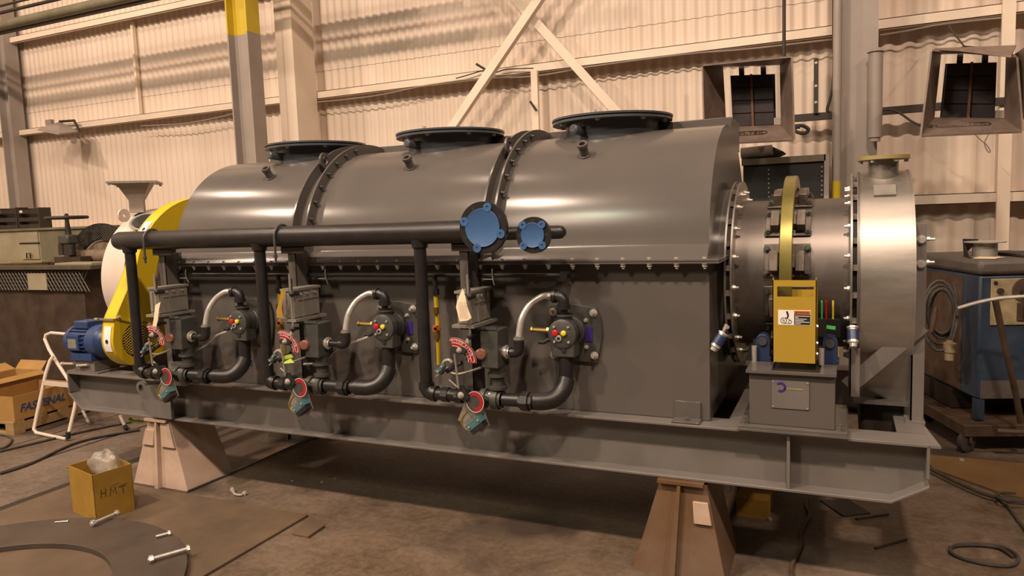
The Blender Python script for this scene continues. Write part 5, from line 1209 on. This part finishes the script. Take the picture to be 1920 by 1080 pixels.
for s_ in (1, -1):
    for k in range(-40, 41):
        pts = []
        for t_ in [q_*.02-.66 for q_ in range(67)]:
            x = t_; z = s_*t_*.7+k*.03+.3; r_ = math.hypot(x, z); a_ = math.degrees(math.atan2(z, x))
            if .45 < r_ < .63 and 54 < a_ < 144: pts.append((dcn.x+x, 5.715, dcn.z+z))
            elif len(pts) > 1: mb.tube([pts[0], pts[-1]], .003, n=4); pts = []
            else: pts = []
        if len(pts) > 1: mb.tube([pts[0], pts[-1]], .003, n=4)
mb.build('wire_mesh', 'mesh', t)
# gate valve with handwheel
hw = at(125, 408, 5.5)
t = thing('gate_valve', 'dark gate valve with flat round handwheel at the left', 'valve', (hw.x, 5.5, .0))
wr = .205
MB().tube([(hw.x+wr*math.cos(R3(a)), 5.5+wr*math.sin(R3(a)), hw.z) for a in range(0, 360, 10)], .018, n=8, closed=True).build('wheel_rim', 'darksteel', t)
mb = MB()
for a in range(0, 360, 72): mb.tube([(hw.x, 5.5, hw.z-.01), (hw.x+wr*math.cos(R3(a)), 5.5+wr*math.sin(R3(a)), hw.z)], .012, n=6)
mb.build('wheel_spokes', 'darksteel', t)
zb = at(125, 440, 5.5).z; zc_ = at(125, 458, 5.5).z; zd = at(125, 478, 5.5).z
MB().lathe([(zb, .035), (hw.z-.05, .022), (hw.z+.04, .020), (hw.z+.05, .001)], (hw.x, 5.5, 0), (0, 0, 1), n=16).build('stem', 'darksteel', t)
MB().box((hw.x-.10, 5.43, zc_), (hw.x+.08, 5.57, zb)).build('bonnet', 'castgrey', t, bevel=.02)
MB().cyl((hw.x-.08, 5.46, zd), (hw.x-.08, 5.46, zc_), .035, n=12).cyl((hw.x+.08, 5.46, zd), (hw.x+.08, 5.46, zc_), .035, n=12).cyl((hw.x, 5.5, zd-.03), (hw.x, 5.5, zc_), .06, n=16).build('valve_body', 'darksteel', t)
MB().box((hw.x-.2, 5.44, 1.02), (hw.x+.25, 5.57, zd-.02)).build('valve_flange', 'rusty', t)
MB().box((hw.x-.1, 5.44, 0), (hw.x+.1, 5.57, 1.02)).build('stand', 'darksteel', t)
# bench cabinets and crates against the wall
bz = at(60, 428, 6.3).z
t = thing('locker_bench', 'low pale and olive cabinet bench against the corrugated wall, far left', 'cabinet', (-9.6, 6.6, 0))
xa = at(0, 450, 6.3).x-.6; xb = at(74, 450, 6.3).x; xc_ = at(134, 450, 6.3).x
MB().box((xa, 6.3, 0), (xb, 6.80, bz-.03)).build('pale_cabinet', 'benchpale', t, bevel=.005)
MB().box((xb+.005, 6.3, 0), (xc_+.6, 6.80, bz-.03)).build('olive_cabinet', 'benchgreen', t, bevel=.005)
MB().box((xa, 6.27, bz-.03), (xc_+.6, 6.80, bz)).build('bench_top', 'benchgreen', t, bevel=.003)
x0 = at(40, 450, 6.3).x
MB().box((x0, 6.285, at(40, 455, 6.3).z), (xb-.01, 6.298, bz-.05)).build('upper_door', 'benchpale', t); MB().box((x0, 6.285, at(40, 486, 6.3).z), (xb-.01, 6.298, at(40, 458, 6.3).z)).build('lower_door', 'benchpale', t)
MB().box((x0-.02, 6.28, at(40, 458, 6.3).z), (xb, 6.299, at(40, 455, 6.3).z)).build('door_gap', 'ink', t)
MB().tube([at(50, 484, 6.27), at(50, 475, 6.25), at(57, 475, 6.25), at(57, 484, 6.27)], .008, n=6).build('door_handle', 'darksteel', t)
def crate(xa, xb, label):
    A = at(xa, 424, 6.5); B = at(xb, 424, 6.5); zt_ = at(xa, 391, 6.5).z
    t = thing('metal_crate', label, 'crate', ((A.x+B.x)/2, 6.6, bz), 'dark crates on the bench')
    h = zt_-bz
    for x in (A.x, B.x-.02): MB().box((x, 6.45, bz+.001), (x+.02, 6.62, zt_)).build('side_wall', 'darksteel', t)
    MB().box((A.x+.02, 6.60, bz+.001), (B.x-.02, 6.62, zt_)).build('back_wall', 'darksteel', t)
    for f in (0, .34, .72): MB().box((A.x+.02, 6.45, bz+.003+h*f), (B.x-.02, 6.46, bz+h*(f+.2))).build('front_slat', 'darksteel', t)
    MB().box((A.x+.02, 6.46, bz+.001), (B.x-.02, 6.60, bz+.012)).build('floor_panel', 'darksteel', t)
    MB().box((A.x+.05, 6.448, bz+h*.78), (A.x+.11, 6.4495, bz+h*.9)).build('paper_label', 'paper', t)
crate(1, 40, 'dark slatted metal crate on the bench at the left photo edge'); crate(42, 82, 'dark slatted metal crate on the bench, right one of two')
a = at(60, 492, 6.1); tag(MB().box((a.x-1.2, 6.05, a.z-.05), (at(85, 492, 6.1).x, 6.2, a.z+.02)).build('yellow_beam', 'flangeyel', org=tuple(a)), 'dirty yellow beam in front of the pale bench cabinet', 'beam')
# ================================================================== background right
# black cabinet behind the drum
xa, xb = at(1393, 330, 6.2).x, at(1545, 330, 6.2).x; zt_ = at(1500, 292, 6.2).z
t = thing('black_cabinet', 'tall black cabinet with perforated strips behind the drum', 'cabinet', ((xa+xb)/2, 6.5, 0))
MB().box((xa, 6.22, 0), (xb, 6.8, zt_-.04)).build('cabinet_body', 'darkcab', t)
MB().box((xa-.01, 6.2, zt_-.05), (xb+.01, 6.82, zt_)).build('top_lip', 'benchgreen', t)
MB().box((xb, 6.2, 0), (xb+.035, 6.26, zt_)).build('corner_post', 'colgrey', t)
for px in (1441, 1541):
    x = at(px, 340, 6.2).x; mb = MB()
    for k in range(22): mb.box((x-.006, 6.2145, zt_-.10-k*.036), (x+.006, 6.2195, zt_-.088-k*.036))
    mb.build('perforated_strip', 'alu', t)
# things on the cabinet
pts = [(1388, 300), (1392, 283), (1410, 279), (1428, 276), (1436, 272), (1450, 275), (1470, 284), (1452, 292), (1430, 300)]
vs = [at(x, y, 6.25) for x, y in pts]
pz = zt_+.001
mb = MB().prism([(v.x, max(v.z, pz)) for v in vs], 'y', 6.3, 6.6)
tag(mb.build('folded_tarp', 'ink', org=tuple(vs[0]), bevel=.01), 'crumpled black cloth heaped on the black cabinet', 'cloth')
A_ = at(1390, 290, 6.3); tag(MB().cyl((xa-.02, 6.26, pz+.05), (xa+.22, 6.26, pz+.06), .045, n=16).build('grey_roll', 'colgrey', org=tuple(A_)), 'dull grey roll lying on the black cabinet beside the cloth', 'roll')
# welding machine on a cart
W0 = at(1832, 700, 5.35); wang = 19
Rw = Rz(wang); o_ = Vector((W0.x, 5.35, 0))
def wp(u, v, z): return o_ + Rw @ Vector((u, v, 0)) + Vector((0, 0, z))
def wbox(u0, u1, v0, v1, z0, z1, mb=None):
    vs = [wp(u, v, z) for z in (z0, z1) for v in (v0, v1) for u in (u0, u1)]
    return (mb or MB()).add(vs, [(0, 2, 3, 1), (4, 5, 7, 6), (0, 1, 5, 4), (2, 6, 7, 3), (0, 4, 6, 2), (1, 3, 7, 5)])
ztw = at(1838, 487, 5.35).z; zbw = at(1845, 790, 5.35).z
we = thing('welding_machine', 'old blue welding machine with cream dial panel on a cart at right edge', 'welder', tuple(wp(.3, .3, zbw)))
wbox(0, .62, 0, .82, zbw+.14, ztw-.10).build('blue_case', 'weldblue', we, bevel=.015)
wbox(-.004, -.0002, .20, .80, zbw+.16, ztw-.12).build('side_panel', 'brown', we)
wbox(.0, .5, .3, .8, zbw+.004, zbw+.138).build('under_tray', 'darksteel', we)
wbox(-.015, .64, -.02, .84, ztw-.10, ztw).build('top_cover', 'weldtop', we, bevel=.03)
wbox(0, .05, 0, .05, zbw+.005, zbw+.14).build('case_leg', 'weldblue', we); wbox(.55, .62, 0, .05, zbw+.005, zbw+.14).build('case_leg', 'weldblue', we); wbox(0, .05, .55, .62, zbw+.005, zbw+.14).build('case_leg', 'weldblue', we)
wbox(0.02, .6, -.006, 0, zbw+.145, zbw+.26).build('lower_panel', 'weldtop', we)
zp1 = at(1860, 525, 5.3).z; zp0 = at(1860, 613, 5.3).z
cpn = wbox(.065, .60, -.010, -.001, zp0, zp1).build('dial_panel', 'cream', we, bevel=.003)
nrm = Rw @ Vector((0, -1, 0))
def wdisc(u, z, r, h, nm, mm): sub(MB().lathe([(0, r), (h, r*.96), (h, .001)], wp(u, -.010, z), nrm, n=28), nm, mm, cpn)
wdisc(.26, zp1-.075, .075, .006, 'dial_face', 'brown'); wdisc(.26, zp1-.085, .03, .03, 'dial_knob', 'darksteel'); wdisc(.115, zp1-.075, .018, .02, 'small_knob', 'darksteel'); wdisc(.115, zp1-.12, .010, .01, 'small_knob', 'ink'); wdisc(.09, zp1-.025, .012, .006, 'small_knob', 'ink')
sub(wbox(.22, .30, -.022, -.010, zp0+.03, zp0+.14), 'switch_plate', 'brown', cpn); sub(wbox(.25, .27, -.04, -.022, zp0+.05, zp0+.12), 'switch_handle', 'darksteel', cpn)
# cart
ct = thing('equipment_cart', 'rusty brown steel cart under the blue welding machine', 'cart', tuple(wp(.3, .3, 0)))
wbox(-.12, .8, -.10, -.03, zbw-.075, zbw+.0).build('front_rail', 'brown', ct, bevel=.004); wbox(-.12, -.05, -.03, .9, zbw-.075, zbw+.0).build('left_rail', 'brown', ct, bevel=.004); wbox(-.05, .8, .83, .90, zbw-.075, zbw).build('rear_rail', 'brown', ct)
wbox(-.05, .8, -.03, .83, zbw-.03, zbw-.004).build('deck', 'brown', ct)
wc = atz(1808, 852, 0); 
wcen = wp(-.085, -.06, .068); axw = Rw @ Vector((.5, -1, 0)).normalized()
MB().lathe([(-.02, .02), (-.02, .055), (-.015, .066), (.015, .066), (.02, .055), (.02, .02)], wcen, axw, n=28).build('wheel', 'cable', ct)
MB().lathe([(-.022, .001), (-.022, .022), (.022, .022), (.022, .001)], wcen, axw, n=16).build('wheel_hub', 'darksteel', ct)
MB().tube([wcen+axw*.03, wcen+axw*.03+Vector((0, 0, zbw-.14)), wcen-axw*.03+Vector((0, 0, zbw-.14)), wcen-axw*.03], .012, n=8).build('caster_fork', 'brown', ct)
for (u, v) in ((.62, .02), (.62, .6), (0, .62)):
    c = wp(u, v, .068); MB().lathe([(-.02, .001), (-.02, .055), (-.015, .066), (.015, .066), (.02, .055), (.02, .001)], c, axw, n=24).build('wheel', 'rubber', ct); MB().tube([c+Vector((0, 0, .0)), c+Vector((0, 0, zbw-.10))], .012, n=8).build('caster_fork', 'brown', ct)
# T-handle
t = thing('tow_handle', 'rusty T-shaped tow handle leaning in front of the blue welder', 'handle', tuple(at(1912, 790, 5.1)))
MB().tube(bez([at(x, y, 5.0) for x, y in ((1796, 578), (1830, 568), (1868, 560), (1900, 557), (1935, 555))], 4), .011, n=10).build('cross_grip', 'zinc', t)
MB().tube([at(1866, 562, 5.0), at(1878, 620, 5.05), at(1896, 700, 5.1), at(1906, 745, 5.13), at(1914, 792, 5.16)], .018, n=10).build('pole', 'brown', t)
MB().tube([at(1870, 808, 5.15), at(1885, 809, 5.15), at(1950, 811, 5.2)], .015, n=10).build('hitch_tube', 'brown', t)
# cable coil on the side of the welder, with plug
t = thing('cable_coil', 'dusty welding cable coil hanging on the left side of the blue welder', 'cable', tuple(at(1762, 590, 5.3)))
mb = MB(); pts = []
for k in range(5):
    for a in range(0, 360, 20):
        rx, ry = 33-k*3.2+2*math.sin(k*2.1), 62-k*6+4*math.cos(k*1.7)
        pts.append(at(1762+rx*math.cos(R3(a))+k*1.2, 592-ry*math.sin(R3(a))-k*2, 5.32+.03*math.sin(k*1.3+R3(a))+.012*k))
mb.tube(pts, .0105, n=8); mb.build('coil_turns', 'cable', t)
q = at(1781, 640, 5.3); MB().lathe([(0, .028), (.05, .030), (.052, .036), (.11, .036), (.112, .022), (.13, .018)], (q.x, 5.3, q.z-.12), (0, 0, 1), n=20).build('cream_plug', 'cream', t)
MB().lathe([(0, .012), (.10, .020), (.16, .012)], tuple(at(1746, 622, 5.3)), (.15, 0, 1), n=14).build('cable_connector', 'brown', t)
MB().tube([at(1781, 640, 5.3), at(1788, 610, 5.32), at(1795, 560, 5.34), at(1788, 530, 5.36)], .010, n=8).build('plug_lead', 'cable', t)
# on top of the welder
c = wp(.14, .22, ztw+.0005)
t = thing('wire_spool', 'bright metal wire spool standing on the blue welder', 'spool', tuple(c))
MB().lathe([(0, .001), (0, .085), (.004, .085), (.004, .001)], c, (0, 0, 1), n=36).build('lower_flange', 'zinc', t)
MB().lathe([(.004, .072), (.095, .072)], c, (0, 0, 1), n=36).build('wire_winding', 'alu', t)
MB().lathe([(.095, .001), (.095, .118), (.101, .120), (.101, .03), (.098, .025), (.098, .001)], c, (0, 0, 1), n=40).build('upper_flange', 'zinc', t)
a, b1, c1, d1_ = wp(-.005, .12, ztw+.001), wp(.06, .32, ztw+.001), wp(.22, .30, ztw+.10), wp(.07, .10, ztw+.10)
tag(MB().add([a, b1, wp(.17, .36, ztw+.105), wp(.04, .30, ztw+.115)]+[v+Vector((.004, .004, .004)) for v in (a, b1, wp(.17, .36, ztw+.105), wp(.04, .30, ztw+.115))], [(0, 1, 2, 3), (7, 6, 5, 4), (0, 4, 5, 1), (1, 5, 6, 2), (2, 6, 7, 3), (3, 7, 4, 0)]).build('leaning_folder', 'ink', org=tuple(a)), 'dark folder leaning behind the wire spool on the welder', 'folder')
tag(MB().add([wp(.0, .08, ztw+.002), wp(.10, .02, ztw+.002), wp(.2, .10, ztw+.003), wp(.08, .16, ztw+.004)]+[v+Vector((0, 0, .003)) for v in (wp(.0, .08, ztw+.002), wp(.10, .02, ztw+.002), wp(.2, .10, ztw+.003), wp(.08, .16, ztw+.004))], [(0, 1, 2, 3), (7, 6, 5, 4), (0, 4, 5, 1), (1, 5, 6, 2), (2, 6, 7, 3), (3, 7, 4, 0)]).build('paper_sheet', 'paper', org=tuple(wp(.1, .1, ztw))), 'creased paper sheet in front of the wire spool', 'paper')
tag(wbox(.29, .6, .08, .40, ztw+.001, ztw+.022).build('dark_binder', 'darksteel', org=tuple(wp(.4, .2, ztw)), bevel=.006), 'dark flat binder on the welder right of the spool', 'binder')
# ================================================================== floor, right
a = [(.47, 5.32), (.50, 4.84), (.72, 4.60), (1.0, 4.40), (1.7, 4.34), (1.7, 5.3), (1.2, 5.5)]
a = [(.47, 5.10), (.50, 4.84), (.80, 4.53), (1.05, 4.42), (1.7, 4.34), (1.7, 5.1)]
tag(MB().prism(a, 'z', 0, .014).build('floor_sheet', 'sheet', org=(1, 4.8, 0), bevel=.001), 'orange-brown sheet on the floor in front of the cart wheel', 'sheet')
def cable(pts, r, name, label, mm='cable', z=.010, n=6, closed=False):
    p_ = bez([atz(x, y, z) for x, y in pts], n)
    return tag(MB().tube(p_, r, n=8).build(name, mm, org=tuple(p_[0])), label, 'cable')
cable([(1738, 876), (1790, 902), (1845, 926), (1880, 934), (1935, 940)], .011, 'power_cable', 'thick black cable on the floor along the edge of the orange-brown sheet', z=.028)
cable([(1868, 932), (1890, 950), (1905, 970), (1930, 1003)], .008, 'power_cable', 'black cable curving down to the right photo edge')
cable([(1905, 925), (1880, 924), (1868, 930), (1885, 938), (1925, 940)], .007, 'power_cable', 'small cable loop at the right photo edge', z=.05)
cable([(1781, 1028), (1800, 1021), (1840, 1020), (1880, 1026), (1906, 1040), (1907, 1054), (1888, 1061), (1845, 1057), (1802, 1046), (1782, 1034), (1790, 1024), (1830, 1022), (1872, 1027), (1900, 1044)], .008, 'cable_loop', 'oval black cable loop lying alone at the bottom right')
cable([(1514, 935), (1512, 950), (1518, 966), (1508, 985), (1499, 1003), (1502, 1020), (1492, 1045), (1484, 1064), (1486, 1090)], .009, 'floor_hose', 'dark reddish hose snaking toward the viewer below the skid', 'brown')
cable([(0, 888), (60, 868), (150, 828), (262, 806)], .010, 'floor_cable', 'black cable running across the floor from the left edge to the left trestle')
cable([(0, 846), (60, 832), (170, 806), (262, 788)], .009, 'floor_cable', 'black cable running behind the folding step toward the left trestle')
cable([(352, 921), (400, 901), (470, 872), (545, 838), (600, 818)], .006, 'floor_cable', 'thin black line of cable running back from the left trestle foot')
cable([(0, 815), (15, 818), (22, 826), (10, 838), (-10, 842)], .008, 'floor_cable', 'small black cable curl at the left photo edge by the pallet')
def rod(p, q, r, label, mm='darksteel', nm='scrap_rod'):
    a, b_ = atz(*p, r), atz(*q, r); tag(MB().cyl(a, b_, r, n=8).build(nm, mm, org=tuple((a+b_)/2)), label, 'rod')
rod((1605, 973), (1666, 964), .006, 'thin dark rod on the floor beside the dark red plate')
rod((1641, 1028), (1700, 1011), .006, 'thin dark rod on the floor halfway to the oval cable loop')
a = [atz(x, y, .0) for x, y in ((1537, 940), (1582, 970), (1632, 964), (1590, 938))]
tag(MB().prism([(v.x, v.y) for v in a], 'z', .0, .008).build('floor_scrap', 'darksteel', org=tuple(a[0])), 'dark reddish square plate on the floor under the right skid end', 'plate')
a = atz(1418, 972, 0); tag(MB().box((a.x-.10, a.y, 0), (a.x+.06, a.y+.25, .10)).build('carton_scrap', 'yelcard', org=tuple(a)), 'small yellow-brown carton on the floor behind the right trestle', 'box')
a = atz(880, 880, 0); tag(MB().box((a.x-.1, a.y+.8, 0), (a.x+.14, a.y+1.05, .16)).build('dim_carton', 'kraft', org=tuple(a)), 'kraft carton in the deep shade under the middle of the skid', 'box')
for k, (px, py, r, lab) in enumerate(((1803, 864, .014, 'small bright nut on the orange-brown sheet'), (548, 903, .008, 'bright scrap nut on the floor in the shade behind the bent bolt'), (604, 905, .010, 'bright scrap nut on the shaded floor under the skid'), (628, 898, .007, 'tiny bright scrap nut farthest right under the skid'), (1443, 975, .012, 'small bright scrap nut beside the carton behind the right trestle'))):
    q = atz(px, py, .016 if k == 0 else 0.0); tag(MB().lathe([(0, r*.5), (0, r), (r*.8, r), (r*.8, r*.5)], q+Vector((0, 0, .001)), (0, 0, 1), n=6, close=True).build('hex_nut', 'zinc', org=tuple(q)), lab, 'nut')
import OpenImageIO as o, sys, numpy as np
b=o.ImageBuf('/workdir/render_main.png'); a=b.get_pixels(o.UINT8)[...,:3].astype(float); k=a.shape[1]/1920
for n,(x,y) in dict(cover=(1190,390),casing=(1230,630),floor=(750,1010),wall=(690,210),wallL=(100,330),wallT=(1200,60),web=(1000,820),under=(1000,920),pipe=(650,430),floorL=(60,900),wallR=(1850,330),top=(1300,240)).items():
    r=a[int((y-8)*k):int((y+8)*k),int((x-8)*k):int((x+8)*k)]; print(n,r.mean((0,1)).round())
